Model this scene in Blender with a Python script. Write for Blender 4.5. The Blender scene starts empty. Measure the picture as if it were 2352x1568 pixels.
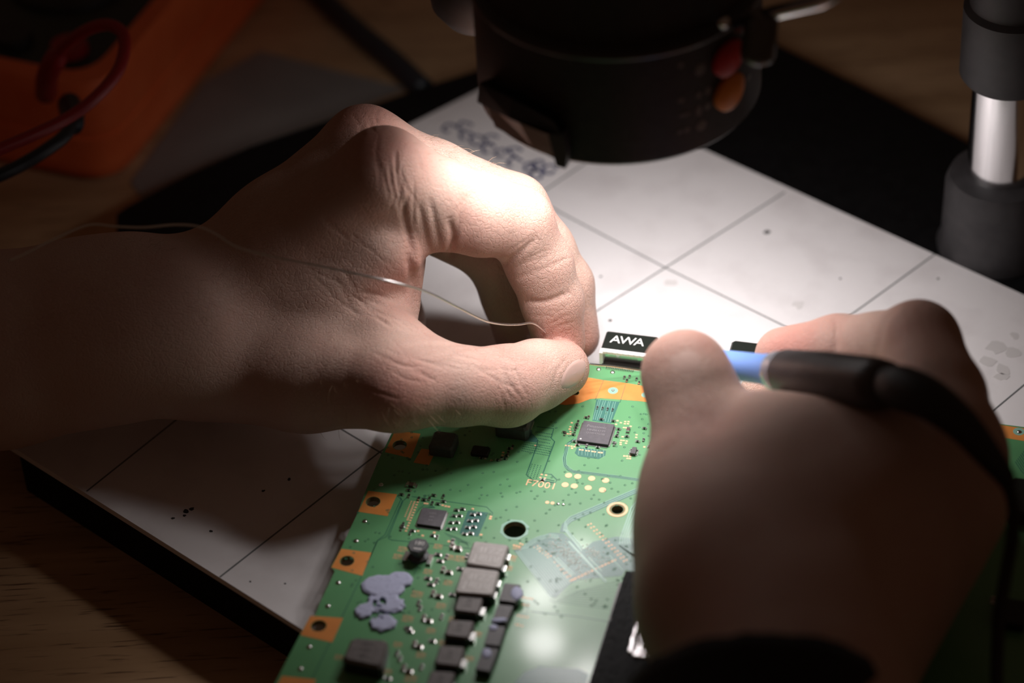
import bpy, bmesh, math, random
import numpy as np
from mathutils import Vector, Matrix
from mathutils.geometry import tessellate_polygon
from mathutils.bvhtree import BVHTree

random.seed(7); rng = np.random.default_rng(7)
scene = bpy.context.scene
col = scene.collection
mm = 0.001

# ------------------------------------------------------------------ camera
FOC, IW, IH = 6533.0, 2352, 1568           # focal length in pixels of the 2352x1568 frame
PITCH, ROLL = math.radians(40.0), math.radians(3.5)
CAM = np.array([0.0, 0.0, 0.565])
_f = np.array([0, math.cos(PITCH), -math.sin(PITCH)]); _r0 = np.array([1.0, 0, 0]); _u0 = np.cross(_r0, _f)
CR = _r0 * math.cos(ROLL) - _u0 * math.sin(ROLL)
CU = _u0 * math.cos(ROLL) + _r0 * math.sin(ROLL)
CF = _f
cd = bpy.data.cameras.new('camera'); cam = bpy.data.objects.new('camera', cd); col.objects.link(cam)
cd.sensor_width = 36.0; cd.lens = 36.0 * FOC / IW; cd.clip_start = 0.05; cd.clip_end = 20
cam.matrix_world = Matrix(((CR[0], CU[0], -CF[0], CAM[0]), (CR[1], CU[1], -CF[1], CAM[1]), (CR[2], CU[2], -CF[2], CAM[2]), (0, 0, 0, 1)))
cd.dof.use_dof = True; cd.dof.focus_distance = 0.800; cd.dof.aperture_fstop = 6.3; cd.dof.aperture_blades = 0
scene.camera = cam

# ------------------------------------------------------------------ world and exposure
world = bpy.data.worlds.new('dim_room'); scene.world = world; world.use_nodes = True
bg = world.node_tree.nodes['Background']
bg.inputs[0].default_value = (1.0, 0.56, 0.36, 1); bg.inputs[1].default_value = 0.029
scene.view_settings.view_transform = 'Standard'; scene.view_settings.look = 'None'
scene.view_settings.gamma = 1.0; scene.view_settings.use_curve_mapping = False
scene.view_settings.exposure = 0.0
LED_POWER = 0.0156                          # watts of each LED cluster in the microscope's ring light (the only lamp)
LED_SPREAD = math.radians(130)

# ------------------------------------------------------------------ helpers
ZB, ZM, ZBASE = 0.030, 0.020, 0.018         # board top, mat top, microscope base top
def ray(x, y): return CF + CR * ((x - IW / 2) / FOC) - CU * ((y - IH / 2) / FOC)
def P(x, y, d): return CAM + ray(x, y) * (d * mm)          # pixel + depth in mm -> point
def Z(x, y, z=ZB):                                         # pixel -> point on the horizontal plane z
    v = ray(x, y); return CAM + v * ((z - CAM[2]) / v[2])
def pix(p):
    v = np.asarray(p) - CAM; d = v @ CF
    return np.stack([(v @ CR) / d * FOC + IW / 2, IH / 2 - (v @ CU) / d * FOC, d * 1000], -1)

def mat(name, color, rough=0.5, metal=0.0, spec=0.5, emit=None, estr=0, **kw):
    m = bpy.data.materials.new(name); m.use_nodes = True
    b = m.node_tree.nodes['Principled BSDF']
    b.inputs['Base Color'].default_value = (*color, 1); b.inputs['Roughness'].default_value = rough
    b.inputs['Metallic'].default_value = metal; b.inputs['Specular IOR Level'].default_value = spec
    if emit: b.inputs['Emission Color'].default_value = (*emit, 1); b.inputs['Emission Strength'].default_value = estr
    for k, v in kw.items(): b.inputs[k].default_value = v
    return m
def nodes(m): return m.node_tree.nodes, m.node_tree.links, m.node_tree.nodes['Principled BSDF']
def add_noise(m, scale, c1, c2, detail=4, bump=0.0, bdist=0.0001, stretch=None, lo=0.35, hi=0.65, rotz=0.0, bscale=None):
    n, l, b = nodes(m)
    tc = n.new('ShaderNodeTexCoord'); mp = n.new('ShaderNodeMapping'); l.new(tc.outputs['Object'], mp.inputs[0])
    mp.inputs['Rotation'].default_value = (0, 0, rotz)
    if stretch: mp.inputs['Scale'].default_value = stretch
    t = n.new('ShaderNodeTexNoise'); t.inputs['Scale'].default_value = scale; t.inputs['Detail'].default_value = detail
    l.new(mp.outputs[0], t.inputs['Vector'])
    r = n.new('ShaderNodeValToRGB'); r.color_ramp.elements[0].position = lo; r.color_ramp.elements[1].position = hi
    r.color_ramp.elements[0].color = (*c1, 1); r.color_ramp.elements[1].color = (*c2, 1)
    l.new(t.outputs['Fac'], r.inputs[0]); l.new(r.outputs[0], b.inputs['Base Color'])
    if bump:
        t2 = t
        if bscale:
            t2 = n.new('ShaderNodeTexNoise'); t2.inputs['Scale'].default_value = bscale; t2.inputs['Detail'].default_value = 3; l.new(mp.outputs[0], t2.inputs['Vector'])
        bp = n.new('ShaderNodeBump'); bp.inputs['Strength'].default_value = bump; bp.inputs['Distance'].default_value = bdist
        l.new(t2.outputs['Fac'], bp.inputs['Height']); l.new(bp.outputs[0], b.inputs['Normal'])
    return m

def mesh(name, vs, fs, smooth=False):
    me = bpy.data.meshes.new(name); me.from_pydata([tuple(v) for v in vs], [], fs); me.update()
    if smooth: me.polygons.foreach_set('use_smooth', [True] * len(me.polygons))
    return me
def obj(name, me, m, parent=None, loc=None, rotz=0.0):
    o = bpy.data.objects.new(name, me); col.objects.link(o)
    if m is not None and not me.materials:
        for x in (m if isinstance(m, (list, tuple)) else [m]): me.materials.append(x)
    if parent: o.parent = parent
    if loc is not None: o.location = loc
    o.rotation_euler[2] = rotz
    return o
def tag(o, label, cat, group=None):
    o['label'] = label; o['category'] = cat
    if group: o['group'] = group
    return o
def root(name, loc, label, cat, group=None):
    o = bpy.data.objects.new(name, None); col.objects.link(o); o.location = tuple(loc); o.empty_display_size = 0.01
    return tag(o, label, cat, group)

class MB:                                   # collects shapes in world coordinates -> one mesh
    def __init__(s): s.v = []; s.f = []; s.mi = []
    def add(s, vs, fs, mi=0):
        k = len(s.v); s.v += [tuple(map(float, v)) for v in vs]; s.f += [tuple(i + k for i in f) for f in fs]; s.mi += [mi] * len(fs); return s
    def build(s, name, m, parent=None, origin=None, smooth=False, autosmooth=None):
        off = np.zeros(3)
        if parent is not None: off = np.array(parent_loc(parent))
        loc = None
        if origin is not None: loc = tuple(np.array(origin) - off); off = np.array(origin)
        me = bpy.data.meshes.new(name); me.from_pydata([tuple(np.array(v) - off) for v in s.v], [], s.f)
        o = obj(name, me, m, parent, loc)
        me.polygons.foreach_set('material_index', s.mi)
        bm = bmesh.new(); bm.from_mesh(me); bmesh.ops.recalc_face_normals(bm, faces=bm.faces); bm.to_mesh(me); bm.free()
        if smooth:
            me.polygons.foreach_set('use_smooth', [True] * len(me.polygons))
            if autosmooth: me.set_sharp_from_angle(angle=math.radians(autosmooth))
        me.update(); return o
def parent_loc(o):
    p = Vector((0, 0, 0))
    while o is not None: p += o.location; o = o.parent
    return p

def prism(mb, poly, z0, z1, holes=(), mi=0):  # poly: xy points; walls, top and bottom, through holes
    loops = [[(p[0], p[1]) for p in poly]] + [[(p[0], p[1]) for p in h] for h in holes]
    flat = [p for lp in loops for p in lp]
    tris = tessellate_polygon([[Vector((p[0], p[1], 0)) for p in lp] for lp in loops])
    n = len(flat)
    vs = [(p[0], p[1], z1) for p in flat] + [(p[0], p[1], z0) for p in flat]
    fs = []
    for t in tris:
        fs.append(tuple(t)); fs.append(tuple(i + n for i in reversed(t)))
    k = 0
    for lp in loops:
        m_ = len(lp)
        for i in range(m_):
            a, b = k + i, k + (i + 1) % m_; fs.append((a, a + n, b + n, b))
        k += m_
    mb.add(vs, fs, mi); return mb
def circle(c, r, n=20, a0=0.0): return [(c[0] + r * math.cos(a0 + 2 * math.pi * i / n), c[1] + r * math.sin(a0 + 2 * math.pi * i / n)) for i in range(n)]

def tube_geo(pts, rad, n=14, caps=True):
    pts = [np.asarray(p, float) for p in pts]; N = len(pts)
    rad = [rad] * N if np.isscalar(rad) else list(rad)
    T = [pts[min(i + 1, N - 1)] - pts[max(i - 1, 0)] for i in range(N)]; T = [t / (np.linalg.norm(t) + 1e-12) for t in T]
    a = np.array([0, 0, 1.0]) if abs(T[0][2]) < .9 else np.array([1.0, 0, 0])
    u = np.cross(T[0], a); u /= np.linalg.norm(u); vs = []; fs = []
    for i in range(N):
        u = u - T[i] * (u @ T[i]); u /= np.linalg.norm(u); w = np.cross(T[i], u)
        for k in range(n):
            t = 2 * math.pi * k / n; vs.append(pts[i] + rad[i] * (math.cos(t) * u + math.sin(t) * w))
    for i in range(N - 1):
        for k in range(n): fs.append((i * n + k, i * n + (k + 1) % n, (i + 1) * n + (k + 1) % n, (i + 1) * n + k))
    if caps: fs.append(tuple(range(n - 1, -1, -1))); fs.append(tuple((N - 1) * n + k for k in range(n)))
    return vs, fs
def spline(pts, m=8):                        # Catmull-Rom through the points (any dimension)
    p = np.array(pts, float); p = np.vstack([2 * p[0] - p[1], p, 2 * p[-1] - p[-2]]); out = []
    for i in range(1, len(p) - 2):
        for t in np.linspace(0, 1, m, endpoint=False):
            a, b, c, d = p[i - 1], p[i], p[i + 1], p[i + 2]
            out.append(.5 * ((2 * b) + (-a + c) * t + (2 * a - 5 * b + 4 * c - d) * t * t + (-a + 3 * b - 3 * c + d) * t ** 3))
    out.append(p[-2]); return np.array(out)
def lathe_geo(c, prof, n=64, axis=(0, 0, 1)):   # prof: (r, h) along the axis from c
    c = np.asarray(c, float); ax = np.asarray(axis, float); ax = ax / np.linalg.norm(ax)
    a = np.array([0, 0, 1.0]) if abs(ax[2]) < .9 else np.array([1.0, 0, 0])
    u = np.cross(ax, a); u /= np.linalg.norm(u); w = np.cross(ax, u); vs = []; fs = []
    for r, h in prof:
        for k in range(n):
            t = 2 * math.pi * k / n; vs.append(c + ax * h + r * (math.cos(t) * u + math.sin(t) * w))
    for i in range(len(prof) - 1):
        for k in range(n): fs.append((i * n + k, i * n + (k + 1) % n, (i + 1) * n + (k + 1) % n, (i + 1) * n + k))
    if prof[0][0] > 1e-6: fs.append(tuple(range(n - 1, -1, -1)))
    if prof[-1][0] > 1e-6: fs.append(tuple((len(prof) - 1) * n + k for k in range(n)))
    return vs, fs
def strip(mb, pts, w, z0, z1, mi=0):         # flat line of width w along xy points
    p = np.array([(q[0], q[1]) for q in pts]); N = len(p); L = []; Rr = []
    for i in range(N):
        t = p[min(i + 1, N - 1)] - p[max(i - 1, 0)]; t = t / (np.linalg.norm(t) + 1e-12); nn = np.array([-t[1], t[0]])
        L.append(p[i] + nn * w / 2); Rr.append(p[i] - nn * w / 2)
    vs = []; fs = []
    for i in range(N): vs += [(*L[i], z1), (*Rr[i], z1), (*Rr[i], z0), (*L[i], z0)]
    for i in range(N - 1):
        a, b = 4 * i, 4 * i + 4
        for k in range(4): fs.append((a + k, a + (k + 1) % 4, b + (k + 1) % 4, b + k))
    fs.append((0, 1, 2, 3)); e = 4 * (N - 1); fs.append((e + 3, e + 2, e + 1, e)); mb.add(vs, fs, mi)
TEXT = {}
def text_mesh(s, size, depth=0.00002):       # lettering as a mesh; outlines are made once, in the still empty scene
    v, f = TEXT[s]; return mesh('lettering', [(x * size, y * size, z * depth) for x, y, z in v], f)
for _s in ('F7001', 'Panasonic', 'MN864729', 'Q34242G20J', 'S2PG', '001', 'KR', 'R18H', 'ZZ1F', '2R2', 'C14', 'NEC', '4R7', 'M52', '18N', '180', 'A', 'W'):
    _c = bpy.data.curves.new('lettering', 'FONT'); _c.body = _s; _c.size = 1; _c.extrude = 1; _c.align_x = 'CENTER'; _c.align_y = 'CENTER'; _c.resolution_u = 3
    _o = bpy.data.objects.new('lettering', _c); col.objects.link(_o); _dg = bpy.context.evaluated_depsgraph_get(); _dg.update()
    _me = bpy.data.meshes.new_from_object(_o.evaluated_get(_dg)); TEXT[_s] = ([tuple(v.co) for v in _me.vertices], [tuple(p.vertices) for p in _me.polygons])
    bpy.data.objects.remove(_o); bpy.data.curves.remove(_c); bpy.data.meshes.remove(_me)
def bevel_box_geo(poly, z0, z1, b):          # prism of a convex polygon with a bevelled top edge
    p = np.array([(q[0], q[1]) for q in poly]); c = p.mean(0); n = len(p)
    if n == 4:                               # cut the vertical corners too
        q = []
        for i in range(4):
            for j in (-1, 1):
                d = p[(i + j) % 4] - p[i]; q.append(p[i] + d / np.linalg.norm(d) * b)
        p = np.array(q); n = 8
    ins = np.array([x + (c - x) / np.linalg.norm(c - x) * b for x in p])
    vs = [(*x, z0) for x in p] + [(*x, z1 - b) for x in p] + [(*x, z1) for x in ins]; fs = []
    for k in range(2):
        for i in range(n): fs.append((k * n + i, k * n + (i + 1) % n, (k + 1) * n + (i + 1) % n, (k + 1) * n + i))
    fs.append(tuple(range(2 * n, 3 * n))); fs.append(tuple(range(n - 1, -1, -1)))
    return vs, fs

# ------------------------------------------------------------------ materials
M = {}
M['wood'] = mat('table_wood', (.20, .11, .06), .45)
def wood_nodes(m):
    n, l, b = nodes(m); tc = n.new('ShaderNodeTexCoord'); mp = n.new('ShaderNodeMapping'); l.new(tc.outputs['Object'], mp.inputs[0])
    mp.inputs['Rotation'].default_value = (0, 0, math.radians(-132)); mp.inputs['Scale'].default_value = (3.0, 42.0, 10)
    t = n.new('ShaderNodeTexNoise'); t.inputs['Scale'].default_value = 1.0; t.inputs['Detail'].default_value = 7; t.inputs['Distortion'].default_value = .6; l.new(mp.outputs[0], t.inputs['Vector'])
    r = n.new('ShaderNodeValToRGB'); e = r.color_ramp.elements; e[0].position = .3; e[0].color = (.34, .20, .10, 1); e[1].position = .72; e[1].color = (.68, .45, .26, 1)
    l.new(t.outputs['Fac'], r.inputs[0])
    mp2 = n.new('ShaderNodeMapping'); mp2.inputs['Rotation'].default_value = (0, 0, math.radians(-132)); mp2.inputs['Scale'].default_value = (60, 900, 100); l.new(tc.outputs['Object'], mp2.inputs[0])
    t2 = n.new('ShaderNodeTexNoise'); t2.inputs['Scale'].default_value = 1; t2.inputs['Detail'].default_value = 3; l.new(mp2.outputs[0], t2.inputs['Vector'])
    r2 = n.new('ShaderNodeValToRGB'); r2.color_ramp.elements[0].position = .30; r2.color_ramp.elements[0].color = (.35, .3, .3, 1); r2.color_ramp.elements[1].position = .42; r2.color_ramp.elements[1].color = (1, 1, 1, 1)
    l.new(t2.outputs['Fac'], r2.inputs[0])
    mx = n.new('ShaderNodeMix'); mx.data_type = 'RGBA'; mx.blend_type = 'MULTIPLY'; mx.inputs[0].default_value = 1
    l.new(r.outputs[0], mx.inputs[6]); l.new(r2.outputs[0], mx.inputs[7]); l.new(mx.outputs[2], b.inputs['Base Color'])
wood_nodes(M['wood'])
M['mat'] = add_noise(mat('mat_white', (.8, .76, .75), .38), 60, (.70, .66, .66), (.80, .765, .765), 5, lo=.25, hi=.5)
M['matline'] = mat('mat_line', (.15, .155, .155), .5)
M['tin'] = mat('tinned_shell', (.84, .83, .82), .45, .35)
M['black'] = add_noise(mat('black_paint', (.004, .004, .0045), .5, 0, .18), 300, (.003, .003, .0035), (.005, .005, .0055))
M['blackmatte'] = add_noise(mat('black_plastic', (.02, .018, .018), .5), 400, (.017, .015, .015), (.026, .023, .023), bump=.05, bscale=3000)
M['collar'] = add_noise(mat('collar_black', (.035, .033, .035), .55), 200, (.03, .028, .03), (.042, .039, .041))
M['chrome'] = mat('chrome', (.78, .77, .78), .16, 1.0)
M['silver'] = mat('solder_silver', (.78, .77, .75), .22, 1.0)
M['copper'] = mat('gold_pad', (.90, .52, .30), .42, .15)
M['orange'] = add_noise(mat('copper_ground', (.74, .27, .06), .42), 120, (.70, .25, .055), (.78, .30, .075))
M['pcb'] = mat('solder_mask', (.05, .23, .10), .24, 0, .55)
def pcb_nodes(m):
    n, l, b = nodes(m); tc = n.new('ShaderNodeTexCoord')
    t = n.new('ShaderNodeTexNoise'); t.inputs['Scale'].default_value = 35; t.inputs['Detail'].default_value = 6; l.new(tc.outputs['Object'], t.inputs['Vector'])
    r = n.new('ShaderNodeValToRGB'); r.color_ramp.elements[0].position = .3; r.color_ramp.elements[0].color = (.100, .300, .125, 1)
    r.color_ramp.elements[1].position = .75; r.color_ramp.elements[1].color = (.130, .355, .155, 1); l.new(t.outputs['Fac'], r.inputs[0]); l.new(r.outputs[0], b.inputs['Base Color'])
    t2 = n.new('ShaderNodeTexNoise'); t2.inputs['Scale'].default_value = 130; t2.inputs['Detail'].default_value = 3; l.new(tc.outputs['Object'], t2.inputs['Vector'])
    rr = n.new('ShaderNodeMapRange'); rr.inputs[3].default_value = .33; rr.inputs[4].default_value = .40; l.new(t2.outputs['Fac'], rr.inputs[0]); l.new(rr.outputs[0], b.inputs['Roughness'])
    b.inputs['Coat Weight'].default_value = .35; b.inputs['Coat Roughness'].default_value = .13
pcb_nodes(M['pcb'])
M['pcbdark'] = mat('mask_bare_laminate', (.060, .185, .150), .26, 0, .55)
M['pcbtrace'] = mat('mask_groove', (.040, .150, .095), .3)
M['pcblite'] = mat('mask_raised_trace', (.28, .50, .40), .25, 0, .6)
M['via'] = mat('via_rim', (.045, .17, .085), .3, 0, .6)
M['laminate'] = mat('laminate_edge', (.24, .20, .09), .6)
M['chip'] = add_noise(mat('chip_epoxy', (.085, .075, .085), .5), 900, (.078, .069, .079), (.097, .086, .097))
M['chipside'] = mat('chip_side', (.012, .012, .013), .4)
M['print'] = mat('chip_print', (.21, .195, .205), .5)
M['smd'] = mat('smd_black', (.014, .012, .012), .35)
M['smdbrown'] = mat('smd_brown', (.09, .05, .035), .4)
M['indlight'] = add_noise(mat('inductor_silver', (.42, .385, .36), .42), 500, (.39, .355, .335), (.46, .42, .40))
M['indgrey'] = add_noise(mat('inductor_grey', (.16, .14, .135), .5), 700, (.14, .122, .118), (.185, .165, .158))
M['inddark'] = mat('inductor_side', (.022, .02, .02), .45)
M['marklight'] = mat('mark_light', (.60, .57, .55), .5)
M['markdark'] = mat('mark_dark', (.055, .048, .045), .5)
M['ferrite'] = add_noise(mat('ferrite_grey', (.085, .085, .09), .48), 800, (.075, .075, .08), (.10, .10, .105))
M['cap'] = add_noise(mat('cap_charcoal', (.075, .067, .07), .45), 700, (.065, .058, .062), (.088, .08, .083))
M['paste'] = mat('thermal_paste', (.47, .49, .66), .55, 0, .3)
M['foam'] = mat('foam_black', (.016, .016, .017), .85)
M['foil'] = mat('foil', (.75, .73, .74), .2, 1.0)
M['hdmi'] = mat('connector_black', (.014, .017, .014), .28)
M['white'] = mat('white_print', (.80, .80, .78), .5)
M['blue'] = mat('blue_grip', (.20, .36, .80), .42)
M['irondark'] = add_noise(mat('handle_grey', (.060, .050, .050), .38), 300, (.055, .046, .046), (.067, .056, .056))
M['ironring'] = mat('collar_pale', (.55, .56, .62), .25, .6)
M['rubber'] = mat('cable_rubber', (.012, .012, .013), .5)
M['mmorange'] = add_noise(mat('holster_orange', (.50, .098, .020), .55), 90, (.92, .165, .045), (.98, .20, .06))
M['mmdark'] = mat('meter_face', (.018, .022, .020), .4)
M['red'] = mat('red_lead', (.33, .012, .014), .4)
M['bluecable'] = mat('blue_black_cable', (.020, .026, .034), .4)
M['redbtn'] = mat('red_button', (.55, .02, .025), .4)
M['orangebtn'] = mat('orange_button', (.75, .24, .03), .4)
M['icon'] = mat('icon_grey', (.16, .14, .13), .5)
M['pinkframe'] = mat('diffuser_plastic', (.50, .38, .37), .35)
M['sheet'] = add_noise(mat('grey_sheet', (.34, .32, .31), .5), 30, (.20, .19, .185), (.24, .23, .22))
M['led'] = mat('led_diffuser', (.9, .9, .9), .5, emit=(1.0, .955, .945), estr=6.0)
M['lens'] = mat('objective_glass', (.01, .01, .012), .05, 0, .8)
M['ink'] = mat('blue_ink', (.055, .065, .16), .6)
M['speck'] = mat('dark_speck', (.03, .03, .03), .7)
M['scuff'] = mat('grey_scuff', (.64, .61, .60), .6)
M['wire'] = mat('solder_wire', (.72, .71, .70), .24, 1.0)
M['sleeve'] = add_noise(mat('black_sleeve', (.010, .009, .009), .9), 900, (.006, .006, .006), (.014, .013, .012), bump=.4, bdist=.0005)
M['ridge'] = mat('ridge_edge', (.05, .042, .042), .35)
M['knob'] = mat('knob_grey', (.10, .095, .085), .3, .4)
M['nail'] = mat('fingernail', (.50, .335, .29), .30, 0, .5, **{'Subsurface Weight': .15})
M['nail'].node_tree.nodes['Principled BSDF'].inputs['Subsurface Radius'].default_value = (1, .4, .25)
M['nail'].node_tree.nodes['Principled BSDF'].inputs['Subsurface Scale'].default_value = .0012
M['nailmatte'] = mat('fingernail_matte', (.53, .345, .29), .62, 0, .25)
M['hair'] = mat('hair_blond', (.45, .30, .20), .4)

def skin_material():
    m = mat('skin', (.54, .34, .28), .50, 0, .26); n, l, b = nodes(m)
    b.inputs['Subsurface Weight'].default_value = .22; b.inputs['Subsurface Radius'].default_value = (1.0, .35, .2); b.inputs['Subsurface Scale'].default_value = .0022
    tc = n.new('ShaderNodeTexCoord')
    at = n.new('ShaderNodeAttribute'); at.attribute_name = 'redness'
    t = n.new('ShaderNodeTexNoise'); t.inputs['Scale'].default_value = 90; t.inputs['Detail'].default_value = 4; l.new(tc.outputs['Object'], t.inputs['Vector'])
    ad = n.new('ShaderNodeMath'); ad.operation = 'MULTIPLY_ADD'; l.new(t.outputs['Fac'], ad.inputs[0]); ad.inputs[1].default_value = .55; l.new(at.outputs['Fac'], ad.inputs[2])
    r = n.new('ShaderNodeValToRGB'); e = r.color_ramp.elements
    e[0].position = .12; e[0].color = (.575, .400, .330, 1); e[1].position = .98; e[1].color = (.510, .225, .180, 1)
    x = e.new(.42); x.color = (.540, .345, .283, 1)
    l.new(ad.outputs[0], r.inputs[0]); l.new(r.outputs[0], b.inputs['Base Color'])
    # fine relief: elongated skin cells in two directions and soft unevenness
    hs = None
    for sc_, st, ro, wt, edge in ((620, (1.0, 2.0, .8), (.4, .3, .9), 1.0, .10), (1250, (1.6, 1.0, 1.0), (.2, .9, .1), .5, .16)):
        mp = n.new('ShaderNodeMapping'); mp.inputs['Scale'].default_value = st; mp.inputs['Rotation'].default_value = ro; l.new(tc.outputs['Object'], mp.inputs[0])
        nz = n.new('ShaderNodeTexNoise'); nz.inputs['Scale'].default_value = 260; nz.inputs['Detail'].default_value = 2; l.new(mp.outputs[0], nz.inputs['Vector'])
        wm = n.new('ShaderNodeVectorMath'); wm.operation = 'MULTIPLY_ADD'; wm.inputs[1].default_value = (.0022, .0022, .0022); l.new(nz.outputs['Color'], wm.inputs[0]); l.new(mp.outputs[0], wm.inputs[2])
        v = n.new('ShaderNodeTexVoronoi'); v.feature = 'DISTANCE_TO_EDGE'; v.inputs['Scale'].default_value = sc_; l.new(wm.outputs[0], v.inputs['Vector'])
        pw = n.new('ShaderNodeMapRange'); pw.inputs[1].default_value = 0; pw.inputs[2].default_value = edge; pw.inputs[4].default_value = wt; pw.interpolation_type = 'SMOOTHSTEP'; l.new(v.outputs['Distance'], pw.inputs[0])
        if hs is None: hs = pw.outputs[0]
        else:
            sm = n.new('ShaderNodeMath'); sm.operation = 'ADD'; l.new(hs, sm.inputs[0]); l.new(pw.outputs[0], sm.inputs[1]); hs = sm.outputs[0]
    n2 = n.new('ShaderNodeTexNoise'); n2.inputs['Scale'].default_value = 330; n2.inputs['Detail'].default_value = 3; l.new(tc.outputs['Object'], n2.inputs['Vector'])
    a2 = n.new('ShaderNodeMath'); a2.operation = 'MULTIPLY_ADD'; a2.inputs[1].default_value = 1.6; l.new(n2.outputs['Fac'], a2.inputs[0]); l.new(hs, a2.inputs[2])
    bp = n.new('ShaderNodeBump'); bp.inputs['Strength'].default_value = .75; bp.inputs['Distance'].default_value = .00012; l.new(a2.outputs[0], bp.inputs['Height']); l.new(bp.outputs[0], b.inputs['Normal'])
    return m
M['skin'] = skin_material()

# ================================================================== STRUCTURE: the table
mb = MB(); prism(mb, [(-1.3, .1), (1.3, .1), (1.3, 2.2), (-1.3, 2.2)], -.03, 0.0)
table = mb.build('workbench', M['wood'], origin=(0, 1.0, 0))
tag(table, 'brown wooden workbench top with dark grain under everything', 'table')

# ================================================================== microscope: base, pillar, head
HB = .130                                                  # height of the head's lower rim
HC = Z(1423, 188, HB); HC[2] = HB; HR = 325 / FOC * ((HC - CAM) @ CF)
base_px = [(268, 492), (290, 476), (430, 402), (574, 337), (765, 272), (966, 203), (1100, 160), (1300, 70), (1500, -30), (1800, 110), (2000, 210), (2200, 315), (2420, 440)]
poly = [Z(x, y, ZBASE)[:2] for x, y in base_px] + [Z(x, y, ZBASE)[:2] for x, y in [(2520, 780), (2250, 1080), (1250, 1680), (706, 1440), (300, 1185), (40, 1022), (120, 800), (268, 600)]]
ROOT_MS = root('microscope', (HC[0], HC[1], 0), 'black stereo microscope with ring-lit head above the hands and chrome pillar', 'microscope')
mb = MB(); prism(mb, poly, 0.0, ZBASE); mb.build('base_plate', M['black'], ROOT_MS)

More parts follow.
